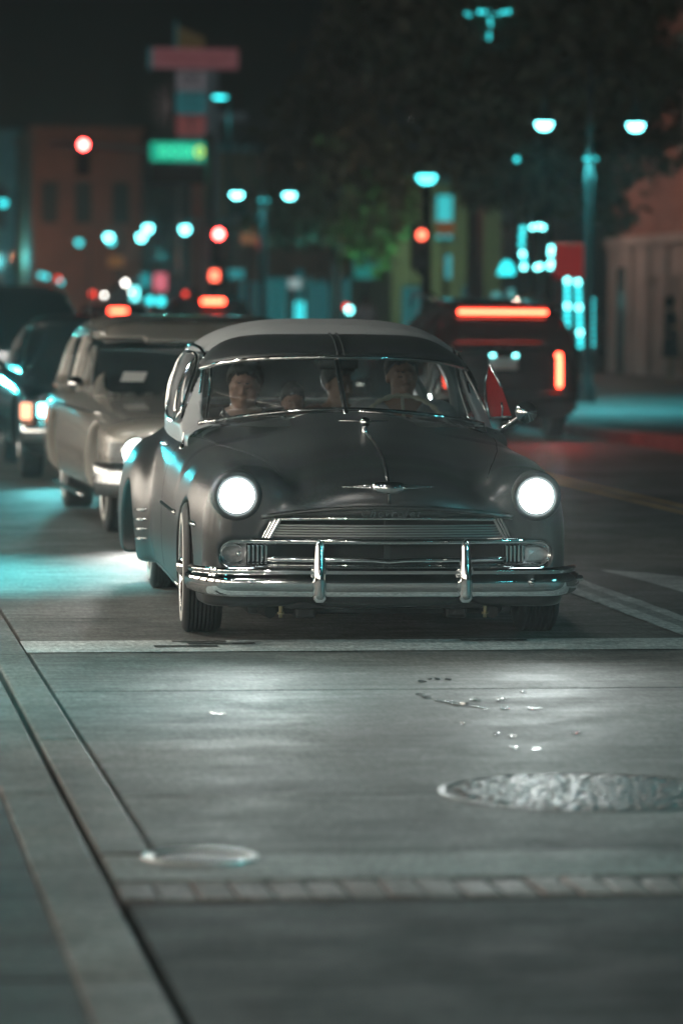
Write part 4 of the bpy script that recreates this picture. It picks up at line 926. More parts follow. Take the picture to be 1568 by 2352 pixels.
# --- black SUV driving away on the right
suv, FS, GS = gcar('black_suv', 'black sport utility vehicle seen from behind with brake lights glowing red', (7.70, 46.0, 0), math.pi, dict(
    front=-.9, rear=3.95, n=6, zc=.62, zb=.24, wid=[(-.9, .84), (0, .90), (3, .90), (3.95, .87)], top=[(-.9, .9), (0, 1.0), (1, 1.06), (3.95, 1.08)], axles=(0, 2.9), r=.36, track=.77, h=.034, pc=.10,
    gh=[(.7, 1.0), (1.3, 1.32), (1.7, 1.52), (2.2, 1.60), (3.2, 1.58), (3.75, 1.50), (3.92, 1.1)], gm=2.4, gz=.95, ga=.855, gn=5, tumble=.28, belt=1.0,
    win=dict(ws=(.78, 1.05, 1.48, 2.0), rw=(.72, 1.08, 1.40, 3.2), side=[(1.1, 2.1, 1.08, 1.46, .3), (2.2, 3.0, 1.08, 1.46, 0), (3.1, 3.6, 1.08, 1.44, 0)])), M['blackp'], M['blackp'])
yb = 3.93
bar('high_brake_lamp', (-.50, yb-.12, 1.415), (.50, yb-.05, 1.455), M['tail'], suv, .015); bar('spoiler', (-.66, yb-.45, 1.475), (.66, yb-.04, 1.52), M['blackp'], suv, .02)
for s in (-1, 1):
    tl = bar('tail_lamp', (s*.635-.028, yb-.16, .60), (s*.635+.028, yb+.02, .93), M['tail'], suv, .025); bar('tail_hook', (s*.615-.045, yb-.15, .93), (s*.615+.025, yb+.01, .985), M['tail'], tl, .02)
    bar('reflector', (s*.70-.03, yb-.09, .455), (s*.70+.03, yb-.03, .50), M['tail2'], suv, .01)
    mesh_obj('roof_rail', *tube([(s*.63, 1.3, 1.50), (s*.64, 1.45, 1.625), (s*.64, 3.0, 1.625), (s*.63, 3.15, 1.56)], .022, 8), mat('rail_silver', (.6, .58, .54), .25, 1), suv, True)
    bar('plate_lamp', (s*.13-.025, yb-.03, .942), (s*.13+.025, yb+.035, .968), M['led'], suv, .006)
    mesh_obj('door_mirror', *box((s*1.0-.12, .72, 1.02), (s*1.0+.1, .85, 1.18), .04), M['blackp'], suv, True)
bar('number_plate', (-.155, yb-.02, .79), (.155, yb+.02, .935), M['plate'], suv, .005); bar('rear_bumper', (-.84, yb-.15, .34), (.84, yb+.04, .56), M['blackp'], suv, .05)
kl = text_mesh('KIA', .11, 'badge_lettering', M['chrome'], suv, .006, 0, 1.25); kl.location = (0, yb+.025, 1.02); kl.rotation_euler = (R_(90), 0, math.pi)
# --- two far cars
FARS = dict(front=-.85, rear=3.7, n=5, zc=.58, wid=[(-.85, .84), (0, .88), (3.7, .86)], top=[(-.85, .8), (0, .92), (1, 1.0), (3.7, 1.05)], axles=(0, 2.7), r=.34, track=.75, h=.05,
    gh=[(.7, .95), (1.4, 1.42), (2.0, 1.62), (3.0, 1.62), (3.6, 1.4), (3.72, 1.0)], gm=2.3, gz=.9, ga=.84, belt=.95, win=dict(rw=(.68, 1.08, 1.48, 3.0), side=[(1.1, 2.2, 1.05, 1.5, .3), (2.3, 3.4, 1.05, 1.5, 0)]))
fa, _, _ = gcar('dark_crossover', 'dark car stopped at the signal, its top brake light glowing above the wagon roof', (7.42, 73.6, 0), math.pi, FARS, M['blackp'], M['blackp'])
bar('high_brake_lamp', (-.21, 3.50, 1.50), (.21, 3.56, 1.59), M['tail'], fa, .03)
for s in (-1, 1): bar('tail_lamp', (s*.72-.06, 3.6, .9), (s*.72+.06, 3.72, 1.1), M['tail2'], fa, .02)
fb, _, _ = gcar('grey_crossover', 'small grey car farther up the road with an orange red brake light', (6.72, 86.5, 0), math.pi, dict(FARS, gh=[(.7, .95), (1.4, 1.36), (2.0, 1.50), (3.0, 1.50), (3.6, 1.3), (3.72, 1.0)]), M['silver'], M['silver'])
bar('high_brake_lamp', (-.19, 3.56, 1.28), (.19, 3.62, 1.38), M['tail'], fb, .03)
for s in (-1, 1): bar('tail_lamp', (s*.72-.06, 3.6, .9), (s*.72+.06, 3.72, 1.1), M['tail2'], fb, .02)
# beams
def beam(parent, name, loc, d, P, size, col, soft=.07):
    ld = bpy.data.lights.new(name, 'SPOT'); ld.energy = P; ld.spot_size = R_(size); ld.spot_blend = 1.0; ld.shadow_soft_size = soft; ld.color = col
    o = link(bpy.data.objects.new(name, ld)); o.parent = parent; o.location = loc; o.rotation_euler = Vector(d).to_track_quat('-Z', 'Y').to_euler(); return o
for s in (-1, 1):
    beam(wag, 'headlight_beam', (s*.80, -1.12, .555), (-.06, -1, -.05), 170, 66, (1, .99, .95)); beam(fth, 'headlight_beam', (s*.76, -1.08, .92), (-.012, -1, -.02), 700, 12, (.05, .85, .95))
    beam(thd, 'headlight_beam', (s*.74, -1.06, .60), (0, -1, -.03), 120, 70, (.2, .95, 1))
for s in (-1, 1):
    beam(suv, 'tail_glow', (s*.635, yb+.05, .78), (0, 1, -.10), 16, 160, (1, .05, .04), .1)

# ================================================================== street lamps, signals, signs
def at(u, v, Y):
    """the street point at distance Y that the photograph shows at (u, v) of its 1568 x 2352 view"""
    d = Fv+R2*((u-784)/8820)-U2*((v-1176)/8820); t = Y/d.y; return Vector((0, 0, CAM_H))+d*t
M['lampw'] = emis('street_lamp_glow', (.20, .96, 1.0), 13.0); M['lampn'] = emis('near_lamp_glow', (1.0, .96, .88), 12.0)
M['bulb'] = emis('teal_bulb', (.05, .85, .90), 2.6); M['bulb2'] = emis('teal_bulb_bright', (.22, 1.0, 1.0), 8.0)
M['redsig'] = emis('red_signal', (1.0, .050, .045), 60.0); M['redsig2'] = emis('red_hand_signal', (1.0, .13, .07), 6.0)
M['shade'] = mat('lamp_shade', (.05, .12, .12), .35, .3)
def lampl(parent, loc, P, col, size=None, soft=.12):
    ld = bpy.data.lights.new('lamp_light', 'SPOT' if size else 'POINT'); ld.energy = P; ld.color = col; ld.shadow_soft_size = soft
    if size: ld.spot_size = R_(size); ld.spot_blend = .6
    o = link(bpy.data.objects.new('lamp_light', ld)); o.parent = parent; o.location = loc; return o
def twin_lamp(x, y, label, P=300, col=(.12, .85, .92), glow='lampw', hw=.665, dz=0, n=20, group='twin headed street lamps', ang=0.0, spread=150):
    t = thing('street_lamp', label, 'street lamp', (x, y, .1), ang, group)
    mesh_obj('post', *lathe([(.14, 0), (.13, .25), (.085, .35), (.07, .6), (.055, 3.1), (.07, 3.15), (.085, 3.25), (.05, 3.35), (.04, 3.6), (.03, 4.75), (.001, 4.85)], 14), M['metal_green'], t, True)
    for s in (-1, 1):
        arc = [(s*hw*(1-math.cos(a))/2*1.0, 0, 4.25+.48*math.sin(a)) for a in np.linspace(0, math.pi, 14)]
        mesh_obj('arm', *tube(arc, .022, 6), M['metal_green'], t, True)
        h = mesh_obj('lamp_shade', *lathe([(.03, 4.33+dz), (.06, 4.22+dz), (.09, 4.12+dz), (.22, 4.03+dz), (.225, 4.01+dz), (.13, 4.03+dz)], 20, 'z', (s*hw, 0, 0)), M['shade'], t, True)
        mesh_obj('lamp_globe', *lathe([(.125, 4.03+dz), (.12, 3.98+dz), (.08, 3.92+dz), (.001, 3.90+dz)], 18, 'z', (s*hw, 0, 0)), M[glow], h, True)
        if P: lampl(t, (s*hw, 0, 3.86+dz), P, col, spread)
    for k in range(3):
        a = k*2.1; mesh_obj('bulb', *dome((.09*math.cos(a), .09*math.sin(a), 3.5), .03, .03, 8, 3, 'z', 1), M['bulb'], t, True)
    return t
twin_lamp(11.1, 54, 'twin headed street lamp with arched arms at the right beside the brick building', 900)
twin_lamp(9.27, 78, 'twin headed street lamp left of the leafy tree and right of the red signal', 250, hw=.54, dz=-.36)
# far lamps in a row, one or two heads as seen
for i, (u, v, Y, b, lab) in enumerate(((425, 527, 140, 'lampw', 'far street lamp just left of the red signal post, rightmost of the far row'), (340, 525, 146, 'lampw', 'far street lamp second from the signal post, upper of a close pair'),
        (325, 545, 155, 'lampw', 'far street lamp second from the signal post, lower of a close pair'), (250, 545, 165, 'lampw', 'far street lamp third from the signal post, bright'),
        (256, 555, 172, 'bulb', 'dim far street lamp tucked under a bright one'), (182, 557, 185, 'bulb', 'dim far street lamp in the middle of the far row'), (117, 571, 205, 'bulb', 'dim far street lamp left of the middle of the far row'),
        (60, 592, 225, 'lampw', 'far street lamp second from the left edge'), (8, 590, 240, 'lampw', 'far street lamp at the left edge of the far row'), (8, 466, 150, 'bulb', 'high far street lamp at the left edge above the row'), (30, 690, 180, 'bulb', 'low far street lamp near the left edge above the car roofs'))):
    p = at(u, v, Y); t = thing('far_street_lamp', lab, 'street lamp', (p.x, p.y, .1), 0, 'far street lamps'); z = p.z-.1
    mesh_obj('post', *tube([(.5, 0, 0), (.5, 0, z+.3), (.3, 0, z+.42), (0, 0, z+.25)], .05, 6), M['metal_green'], t, True); mesh_obj('lamp_globe', *lathe([(.15, z+.1), (.16, z), (.1, z-.12), (.001, z-.16)], 12), M[b], t, True)
# cobra head lamp
p = at(507, 226, 120); t = thing('tall_street_lamp', 'tall street lamp with a bent arm and flat teal head beside the motel sign', 'street lamp', (p.x+.27, 120, .1))
mesh_obj('post', *tube([(0, 0, 0), (0, 0, p.z-.3), (0, 0, p.z-.1), (-.04, 0, p.z)], .07, 8), M['metal_green'], t, True); h = mesh_obj('lamp_head', *lathe([(.001, .10), (.20, .07), (.30, 0), (.22, -.05), (.001, -.06)], 20, 'z', (-.27, 0, p.z)), M['shade'], t, True)
mesh_obj('lamp_lens', *lathe([(.23, -.045), (.2, -.09), (.001, -.11)], 16, 'z', (-.30, 0, p.z)), emis('cobra_glow', (.05, .9, .95), 5.0), h, True); lampl(t, (-.3, -.4, p.z-.25), 200, (.12, .85, .92), 120)
# traffic signal with mast arm at the crossing
def signal_head(parent, x, z, lit='redsig', y=-.15, r=.115, h=.95):
    b = mesh_obj('signal_head', *box((x-.17, y-.1, z-h+.2), (x+.17, y+.12, z+.2), .03), M['black'], parent, True)
    for k in range(3):
        mesh_obj('signal_lens', *dome((x, y-.10, z-.31*k), r, .03, 20, 4), M[lit] if k == 0 else mat('dead_lens', (.02, .02, .015), .2), b, True)
        mesh_obj('hood', *tube([(x-r-.02, y-.2, z-.31*k), (x-.09, y-.22, z-.31*k+.1), (x, y-.23, z-.31*k+.135), (x+.09, y-.22, z-.31*k+.1), (x+r+.02, y-.2, z-.31*k)], .014, 5), M['black'], b)
    return b
mast = thing('signal_mast', 'traffic signal mast with a red light on its arm and a lit green street sign', 'traffic light', (9.93, 95, .1))
mesh_obj('pole', *lathe([(.2, 0), (.16, .3), (.13, 5.6), (.001, 5.62)], 14), M['galv'], mast, True); mesh_obj('mast_arm', *tube([(0, 0, 5.0), (-1, 0, 5.16), (-2.2, 0, 5.24), (-3.9, 0, 5.3)], [.09, .08, .07, .05], 8), M['galv'], mast, True)
signal_head(mast, -3.12, 5.28); signal_head(mast, .23, 3.12)
hand = mesh_obj('walk_signal', *box((.02, -.2, 1.82), (.40, .0, 2.30), .03), M['black'], mast, True); mesh_obj('hand_light', *box((.03, -.216, 1.97), (.24, -.202, 2.22), .01), M['redsig2'], hand)
bx = mesh_obj('street_sign', *box((-1.47, -.28, 4.90), (-.12, -.16, 5.38), .04), mat('sign_green', (.005, .12, .08), .4, emit=(.005, .42, .26), estr=1.0), mast, True)
lit = emis('sign_letter_glow', (.08, 1.0, .55), 1.25)
for k, (xx, ww) in enumerate(((-1.13, .09), (-.87, .09), (-.62, .09))): mesh_obj('sign_glyph', *tube([(xx+ww*math.cos(a), -.30, 5.14+.12*math.sin(a)) for a in np.linspace(.5, 5.8, 14)], .028, 6), lit, bx, True)
mesh_obj('sign_glyph', *box((-.50, -.30, 5.02), (-.44, -.285, 5.26)), lit, bx); mesh_obj('sign_glyph', *tube([(-.26+.09*math.cos(a), -.30, 5.14+.12*math.sin(a)) for a in np.linspace(0, 6.28, 14, endpoint=False)], .035, 6, True), emis('sign_letter_yellow', (.55, .85, .15), 1.4), bx, True)
mesh_obj('panel', *box((-1.45, -.1, 4.36), (-.1, -.06, 4.84), .01), mat('panel_back', (.02, .025, .035), .5), mast)
# signal post in the middle right
sp = thing('signal_post', 'black signal post with a teal lamp on top, right of the leafy tree', 'traffic light', (10.53, 65, .1))
mesh_obj('post', *lathe([(.13, 0), (.10, .3), (.085, 3.4), (.12, 3.42), (.001, 3.5)], 12), M['black'], sp, True); mesh_obj('lamp_globe', *lathe([(.16, 3.62), (.17, 3.58), (.12, 3.50), (.001, 3.46)], 14), emis('post_lamp', (.10, .95, 1.0), 5.0), sp, True)
signal_head(sp, -.10, 2.60, 'redsig2', -.05, .085, .8); mesh_obj('pink_reflection', *box((-.15, -.14, 1.0), (-.02, -.08, 1.3), .02), mat('pink_reflection_glow', (.5, .2, .22), .4, emit=(1, .2, .25), estr=.25), sp)  # glowing box stands in for pink reflections low on the post
# motel pylon sign
mo = thing('motel_sign', 'tall motel pylon sign with M O T letter tiles under a pink box', 'sign', (16.0, 160, .1))
def tile(name, x0, x1, z0, z1, col, e, y=-.3, d=.3, b=.03): return mesh_obj(name, *box((x0, y, z0), (x1, y+d, z1), b), mat(name+str(x0)+str(z0), col, .5, emit=col, estr=e, var=.15, scale=2), mo)
pnk = tile('top_box', -1.65, 1.9, 11.15, 11.99, (.40, .14, .16), .26); mesh_obj('box_end', *box((-1.82, -.3, 11.1), (-1.68, .1, 12.0)), mat('teal_metal', (.05, .3, .33), .4, emit=(.05, .4, .45), estr=.12), mo)
mesh_obj('script_stroke', *tube([(-1.3+.13*k, -.31, 11.55+.14*math.sin(k*1.7)) for k in range(23)], .05, 5), mat('script_red', (.3, .05, .06), .5, emit=(.3, .05, .06), estr=.2), pnk)
for nm, z0, z1, col, e, ch in (('letter_tile_m', 10.22, 11.05, (.30, .27, .30), .24, 'M'), ('letter_tile_o', 9.28, 10.15, (.03, .24, .27), .34, 'O'), ('letter_tile_t', 8.36, 9.22, (.42, .11, .11), .26, 'T'), ('letter_tile_e', 7.44, 8.30, (.05, .22, .25), .12, 'E'), ('letter_tile_l', 6.52, 7.38, (.3, .27, .3), .10, 'L')):
    tl = tile(nm, -.65, .55, z0, z1, col, e); g = text_mesh(ch, .85, 'letter', M['black'], tl, .01); g.location = (-.05, -.33, (z0+z1)/2); g.rotation_euler = (R_(90), 0, 0)
mesh_obj('pylon', *box((.58, -.2, 0), (1.08, .3, 11.1)), mat('pylon_paint', (.16, .2, .22), .5, emit=(.16, .22, .25), estr=.07), mo); mesh_obj('pylon', *box((-.55, -.1, 0), (-.4, .2, 6.5)), M['galv'], mo)
v, f = box((-.62, -.2, 12.0), (.5, .1, 12.9)); v = [(x, y, z if (x < 0 or z < 12.5) else 12.45) for x, y, z in v]; mesh_obj('yellow_wedge', v, f, mat('wedge_yellow', (.30, .20, .07), .5, emit=(.3, .2, .07), estr=.09), mo)
mesh_obj('wedge_pole', *box((-.72, -.2, 12.0), (-.63, 0, 13.1)), MATS['teal_metal'], mo)
for k in range(7):
    a = math.pi*(.55+.15*k); mesh_obj('star_ray', *tube([(-.95, -.2, 9.6), (-.95+.75*math.cos(a), -.2, 9.6+.95*math.sin(a))], .03, 4), mat('neon_ray', (.3, .2, .2), .4, emit=(.5, .35, .35), estr=.10), mo)
mesh_obj('side_board', *box((1.1, -.1, 9.0), (2.3, 0, 9.4)), MATS['pylon_paint'], mo)

# ================================================================== buildings
def facade(name, label, x0, x1, y0, y1, h, wall, wins, winm, group=None, trim=None):
    b = thing(name, label, 'building', ((x0+x1)/2, y0, .1), 0, group); w = (x1-x0)/2
    mesh_obj('wall', *box((-w, 0, 0), (w, y1-y0, h)), wall, b); mesh_obj('cornice', *box((-w-.15, -.15, h-.02), (w+.15, y1-y0, h+.25), .03), trim or wall, b)
    for (a, c, d, e) in wins:
        wo = mesh_obj('window', *box((a-.06, -.07, c-.06), (d+.06, -.004, e+.06), .01), trim or wall, b); mesh_obj('pane', *box((a, -.085, c), (d, -.074, e)), winm[(wins.index((a, c, d, e))) % len(winm)], wo)
        mesh_obj('sill', *box((a-.12, -.16, c-.14), (d+.12, -.003, c-.065), .01), trim or wall, wo)
    return b
M['wine'] = mat('brown_stucco', (.22, .09, .05), .8, var=.2, scale=1.5); M['tealw'] = mat('teal_stucco', (.10, .24, .26), .8, var=.2, scale=1.5); M['yg'] = mat('yellow_green_stucco', (.32, .40, .22), .8, var=.12, scale=2)
M['greyw'] = mat('grey_stucco', (.25, .25, .26), .8, var=.15, scale=2); M['wlit'] = emis('teal_window', (.05, .65, .68), .9); M['wdim'] = mat('dim_window', (.02, .03, .03), .15); M['wlit2'] = emis('dim_teal_window', (.03, .30, .32), .35)
def span(u0, u1, Y): return at(u0, 600, Y).x, at(u1, 600, Y).x
a, b_ = span(-60, 68, 200); facade('teal_building', 'teal lit building at the far left behind the street lamps', a, b_, 200, 212, at(30, 312, 200).z, M['tealw'], [(-1.0, 5.2, .2, 7.4), (-1.0, 2.0, .2, 4.0)], [M['wdim']])
a, b_ = span(75, 325, 185); facade('brown_building', 'dark brown building behind the left red signal', a, b_, 185, 199, at(180, 308, 185).z, M['wine'], [(-2.2, 5.2, -1.4, 7.2), (-.6, 5.2, .2, 7.2), (1.2, 5.2, 2.0, 7.2)], [M['wdim']])
a, b_ = span(496, 655, 175); facade('low_brown_building', 'low building with a teal lit parapet right of the motel sign', a, b_, 175, 187, at(580, 352, 175).z, M['wine'], [(-1.0, 4.6, -.2, 6.6), (.4, 4.6, 1.2, 6.6)], [M['wdim'], M['wlit2']], trim=M['tealw'])
a, b_ = span(900, 1150, 125); facade('green_building', 'pale yellow green building behind the signal post', a, b_, 125, 140, at(1020, 432, 125).z, M['yg'], [(-.35, 3.6, .15, 5.0), (-1.45, .3, -.9, 2.0), (.55, .3, 1.2, 2.0)], [M['wlit'], M['wlit2'], M['wlit2']], trim=M['tealw'])
a, b_ = span(560, 900, 135); facade('long_shop_row', 'low dark shop row behind the leafy tree', a, b_, 135, 146, 4.3, M['wine'], [(-2.0, .5, -1.1, 2.3), (-.6, .5, .3, 2.3), (.9, .5, 1.8, 2.3)], [M['wlit2'], M['wdim']], trim=M['greyw'])
# grey arched hall
hp = at(375, 690, 150); hl = thing('arched_hall', 'grey hall with a rounded roof behind the far cars', 'building', (hp.x, 150, .1)); ar = [(-1.7, 0)]+[(-1.7*math.cos(q), .9+1.05*math.sin(q)) for q in np.linspace(0, math.pi, 14)]+[(1.7, 0)]
mesh_obj('wall', [(x, 0, z*1.25) for x, z in ar]+[(x, 9, z*1.25) for x, z in ar], [tuple(range(16)), tuple(range(31, 15, -1))]+[(i+1, i, i+16, i+17) for i in range(15)], M['greyw'], hl); mesh_obj('door', *box((.8, -.06, 0), (1.4, -.01, 2.0)), M['wdim'], hl)

# brick building on the right
M['brick'] = mat('wall_brick', (.26, .115, .085), .85, var=.25, scale=3); M['mortar'] = mat('brick_mortar', (.05, .035, .03), .95); M['stucco'] = mat('ground_floor_stucco', (.26, .235, .215), .8, var=.15, scale=1.2)
bb = thing('brick_building', 'brick building at the right edge with a plain stucco ground floor', 'building', (16.75, 62, .1))
mesh_obj('wall', *box((0, -10, 0), (12, 17, 13)), M['mortar'], bb); mesh_obj('ground_floor', *box((-.10, -10.1, 0), (-.004, 17.05, 2.62)), M['stucco'], bb); mesh_obj('string_course', *box((-.22, -10.2, 2.62), (-.003, 17.1, 2.82), .02), M['stucco'], bb)
for y in (-8, -2.5, 3, 8.6, 11.4, 13.0, 14.6, 16.3): mesh_obj('pilaster', *box((-.20, y-.22, 0), (-.103, y+.22, 2.6), .02), M['stucco'], bb)
for y in (10.2, 12.2): 
    rr = [(-.13, y-.45, .15), (-.13, y-.45, 1.6)]+[(-.13, y-.45*math.cos(q), 1.6+.45*math.sin(q)) for q in np.linspace(.2, math.pi-.2, 8)]+[(-.13, y+.45, 1.6), (-.13, y+.45, .15)]
    mesh_obj('arch_moulding', *tube(rr, .05, 6), M['stucco'], bb, True)
mesh_obj('doorway', *box((-.135, 14.95, 0), (-.104, 15.95, 2.2)), M['wdim'], bb); mesh_obj('door_frame', *box((-.16, 14.80, 2.2), (-.104, 16.1, 2.35)), M['stucco'], bb)
br0 = None; cnt_b = 0; rest = MB(); skipw = lambda y, z: 9.9 < y < 11.0 and 4.4 < z < 6.6
for r in range(56):
    z = 2.84+r*.098
    for k in range(29):
        y = 8.6+k*.29+(r % 2)*.145
        if y > 16.8 or skipw(y, z): continue
        if y < 10.35 and cnt_b < 300:
            if br0 is None: br0 = mesh_obj('brick', *box((-.05, -.135, -.042), (.05, .135, .042), .006), M['brick'], bb); q = br0
            else: q = dup(br0, bb)
            q.location = (-.02+random.uniform(-.008, .008), y, z); cnt_b += 1
        else: rest.box((-.066+random.uniform(-.006, .006), y-.135, z-.042), (.02, y+.135, z+.042))
rest.obj('brickwork', M['brick'], bb)['kind'] = 'stuff'
wo = mesh_obj('window', *box((-.09, 9.95, 4.4), (.0, 10.95, 6.6), .01), M['stucco'], bb); mesh_obj('pane', *box((-.10, 10.05, 4.5), (-.092, 10.85, 6.5)), M['wdim'], wo); mesh_obj('meeting_rail', *box((-.125, 10.05, 5.46), (-.101, 10.85, 5.54)), M['stucco'], wo)
mesh_obj('wall_lamp_arm', *tube([(0, 9.4, 6.2), (-.9, 9.4, 6.2)], .03, 6), M['black'], bb); mesh_obj('wall_lamp', *box((-1.25, 9.3, 6.1), (-.9, 9.5, 6.28), .05), M['bulb2'], bb)
for y_, z_ in ((9.6, 4.0), (14.5, 3.0)):
    sc2 = mesh_obj('added_sconce', *lathe([(.05, .12), (.10, .0), (.09, -.02), (.001, -.03)], 12, 'z', (-.35, y_, z_)), M['black'], bb, True); mesh_obj('bracket', *tube([(-.35, y_, z_+.12), (-.2, y_, z_+.2), (0, y_, z_+.15)], .015, 5), M['black'], sc2); lampl(bb, (-2.4, y_, z_+.1), 100, (1, .62, .50), None, .1)  # sconces and their lights added to brighten the brick wall
mesh_obj('parapet', *box((-.25, -10.3, 12.9), (12, 17.2, 13.4), .03), M['stucco'], bb)
# shop on the near left pavement: its lit windows light the side of the cars
sh_ = thing('corner_shop', 'corner shop with warm lit display windows on the near left pavement', 'building', (-5.0, 4, 0)); M['shopw'] = emis('lit_shop_window', (1.0, .89, .75), 5.5); M['shopwall'] = mat('shop_brick', (.14, .08, .06), .85, var=.2, scale=3)
mesh_obj('wall', *box((-6, -34, 0), (0, 44, 6.5)), M['shopwall'], sh_); mesh_obj('cornice', *box((-6, -34.2, 6.5), (.3, 44.2, 6.9), .05), M['stucco'], sh_)
for k in range(20):
    y = -31+k*3.6; w_ = mesh_obj('window', *box((.003, y-.08, .5), (.09, y+2.68, 3.2), .02), M['galv'], sh_)
    for j in range(3): mesh_obj('pane', *box((.092, y+.04+j*.88, .6), (.10, y+.84+j*.88, 3.1)), M['shopw'], w_)
mesh_obj('fascia', *box((.003, -34, 3.5), (.25, 44, 4.3), .02), M['wine'], sh_)
# near street lamps behind and beside the camera, unseen and added for light
twin_lamp(-.95, 5.2, 'added twin headed street lamp on the near left pavement beside the camera', 20, (1, .95, .86), 'lampn', ang=R_(90), group='added near street lamps', spread=174)
twin_lamp(9.4, 9.0, 'added twin headed teal street lamp on the near right kerb outside the picture', 900, (.12, .88, .95), 'lampw', ang=R_(90), group='added near street lamps', spread=174)
twin_lamp(9.6, -8.0, 'added twin headed teal street lamp behind the camera on the right kerb', 300, (.15, .88, .95), 'lampw', ang=R_(90), group='added near street lamps', spread=174)
tl2 = twin_lamp(-1.1, 13.2, 'added twin headed teal street lamp on the near left pavement beside the sedan', 0, ang=R_(90), group='added near street lamps')
for s_ in (-1, 1): lampl(tl2, (s_*.6, -.1, 3.8), 260, (.05, .88, .92), 44).rotation_euler = Vector((1.6-s_*.3, -1.5, -3.9)).to_track_quat('-Z', 'Y').to_euler()  # added teal spots, aimed to tint the left lane
tl_ = twin_lamp(-1.0, 22.0, 'added twin headed teal street lamp on the near left pavement beside the silver wagon', 0, ang=R_(90), group='added near street lamps')
for s_ in (-1, 1): lampl(tl_, (s_*.6, -.1, 3.8), 2000, (.03, .85, .92), 45).rotation_euler = Vector((-.6-s_*.2, -1.25, -3.9)).to_track_quat('-Z', 'Y').to_euler()  # added teal spots stand in for headlight glare on the road
twin_lamp(-1.1, 19.6, 'added twin headed street lamp on the near left pavement between the sedan and the wagon', 260, (1, .93, .82), 'lampn', ang=R_(90), group='added near street lamps', spread=165)
ct = thing('tall_street_lamp', 'added tall street lamp with a long bent arm on the near left pavement', 'street lamp', (-2.2, 6.5, .0)); mesh_obj('post', *tube([(0, 0, 0), (0, 0, 7.9), (.3, 0, 8.5), (1.2, 0, 8.8), (2.2, 0, 8.8)], [.11, .08, .06, .05, .045], 8), M['galv'], ct, True)  # unseen lamp, added to light the sedan's hood and roof
h = mesh_obj('lamp_head', *lathe([(.001, .12), (.2, .10), (.32, .02), (.26, -.03), (.001, -.04)], 20, 'z', (2.45, 0, 8.75)), M['galv'], ct, True); mesh_obj('lamp_lens', *lathe([(.24, -.03), (.2, -.08), (.001, -.10)], 16, 'z', (2.45, 0, 8.74)), M['lampn'], h, True)
lampl(ct, (2.5, .1, 8.5), 650, (1, .95, .87), 78).rotation_euler = Vector((2.3, 12.4, -7.7)).to_track_quat('-Z', 'Y').to_euler()
twin_lamp(-.95, -14.0, 'added twin headed street lamp behind the camera on the left pavement', 1500, (1, .95, .86), 'lampn', ang=R_(90), group='added near street lamps', spread=None)

# ================================================================== trees
M['leaf'] = mat('dark_leaves', (.075, .090, .050), .55, var=.45, scale=6); M['leaf2'] = mat('olive_leaves', (.10, .095, .06), .55, var=.45, scale=6); M['bark'] = mat('bark', (.05, .04, .033), .9, var=.3, scale=20, bump=.6)
def tree(label, x, y, h, trunk_r, crown, nleaf, leafm, group='street trees', size=.13, lean=0):
    t = thing('street_tree', label, 'tree', (x, y, .1), 0, group); mb = MB(); rg = np.random.default_rng(int(x*100+y)); hb = crown[0][2]-crown[0][5]*.7
    mb.tube([(0, 0, 0), (.02, 0, hb*.5), (lean*.3, .05, hb), (lean*.6, .0, hb+1.0), (lean, 0, h*.85)], [trunk_r*1.3, trunk_r, trunk_r*.85, trunk_r*.55, trunk_r*.12], 9)
    for c in crown:
        s = np.array([lean*.3, 0, hb*.9]); e = np.array(c[:3])+rg.normal(0, .15, 3); m = (s+e)/2+rg.normal(0, .15, 3); mb.tube([s, m, e], [trunk_r*.45, trunk_r*.28, trunk_r*.08], 6)
    mb.obj('trunk', M['bark'], t, True)
    V = []; tot = sum(c[3]*c[4]*c[5] for c in crown)
    for c in crown:
        k = int(nleaf*c[3]*c[4]*c[5]/tot); ncl = max(4, k//55); d = rg.normal(0, 1, (ncl, 3)); d /= np.linalg.norm(d, axis=1, keepdims=True)
        cl = np.array(c[:3])+d*np.array(c[3:])*rg.uniform(.45, 1.05, (ncl, 1)); P = np.repeat(cl, 55, 0)+rg.normal(0, 1, (ncl*55, 3))*np.array([.26, .26, .18]); n_ = len(P)
        u = rg.normal(0, 1, (n_, 3)); u /= np.linalg.norm(u, axis=1, keepdims=True); w = np.cross(u, rg.normal(0, 1, (n_, 3))); w /= np.linalg.norm(w, axis=1, keepdims=True); s = size*rg.uniform(.6, 1.4, (n_, 1))
        V.append(np.stack([P-u*s, P+w*s*.45, P+u*s, P-w*s*.45], 1).reshape(-1, 3))
    V = np.concatenate(V); mesh_obj('crown', V, np.arange(len(V)).reshape(-1, 4), leafm, t); return t
tree('leafy street tree in the centre behind the sedan roof, lit green on one side', 11.05, 80, 6.8, .13, [(-.1, 0, 4.0, 1.35, 1.2, 1.3), (-.35, .1, 5.2, .95, .9, .9), (.05, 0, 6.1, .55, .55, .7), (.9, 0, 3.3, .85, .8, .9), (-.9, 0, 3.3, .7, .7, .7)], 11000, M['leaf'])
tree('large dark street tree filling the upper right behind the street lamp', 11.75, 61, 9.0, .17, [(0, 0, 5.2, 2.0, 1.6, 1.4), (-1.5, 0, 5.9, 1.5, 1.3, 1.3), (-2.1, .3, 6.9, 1.3, 1.2, 1.2), (.9, 0, 6.6, 1.7, 1.4, 1.5), (1.25, 0, 4.4, 1.15, 1.0, 1.15), (-.4, 0, 3.6, .9, .9, .7), (.9, 0, 3.1, .6, .6, .5), (-1.0, 0, 4.4, 1.1, 1, .9)], 26000, M['leaf2'])
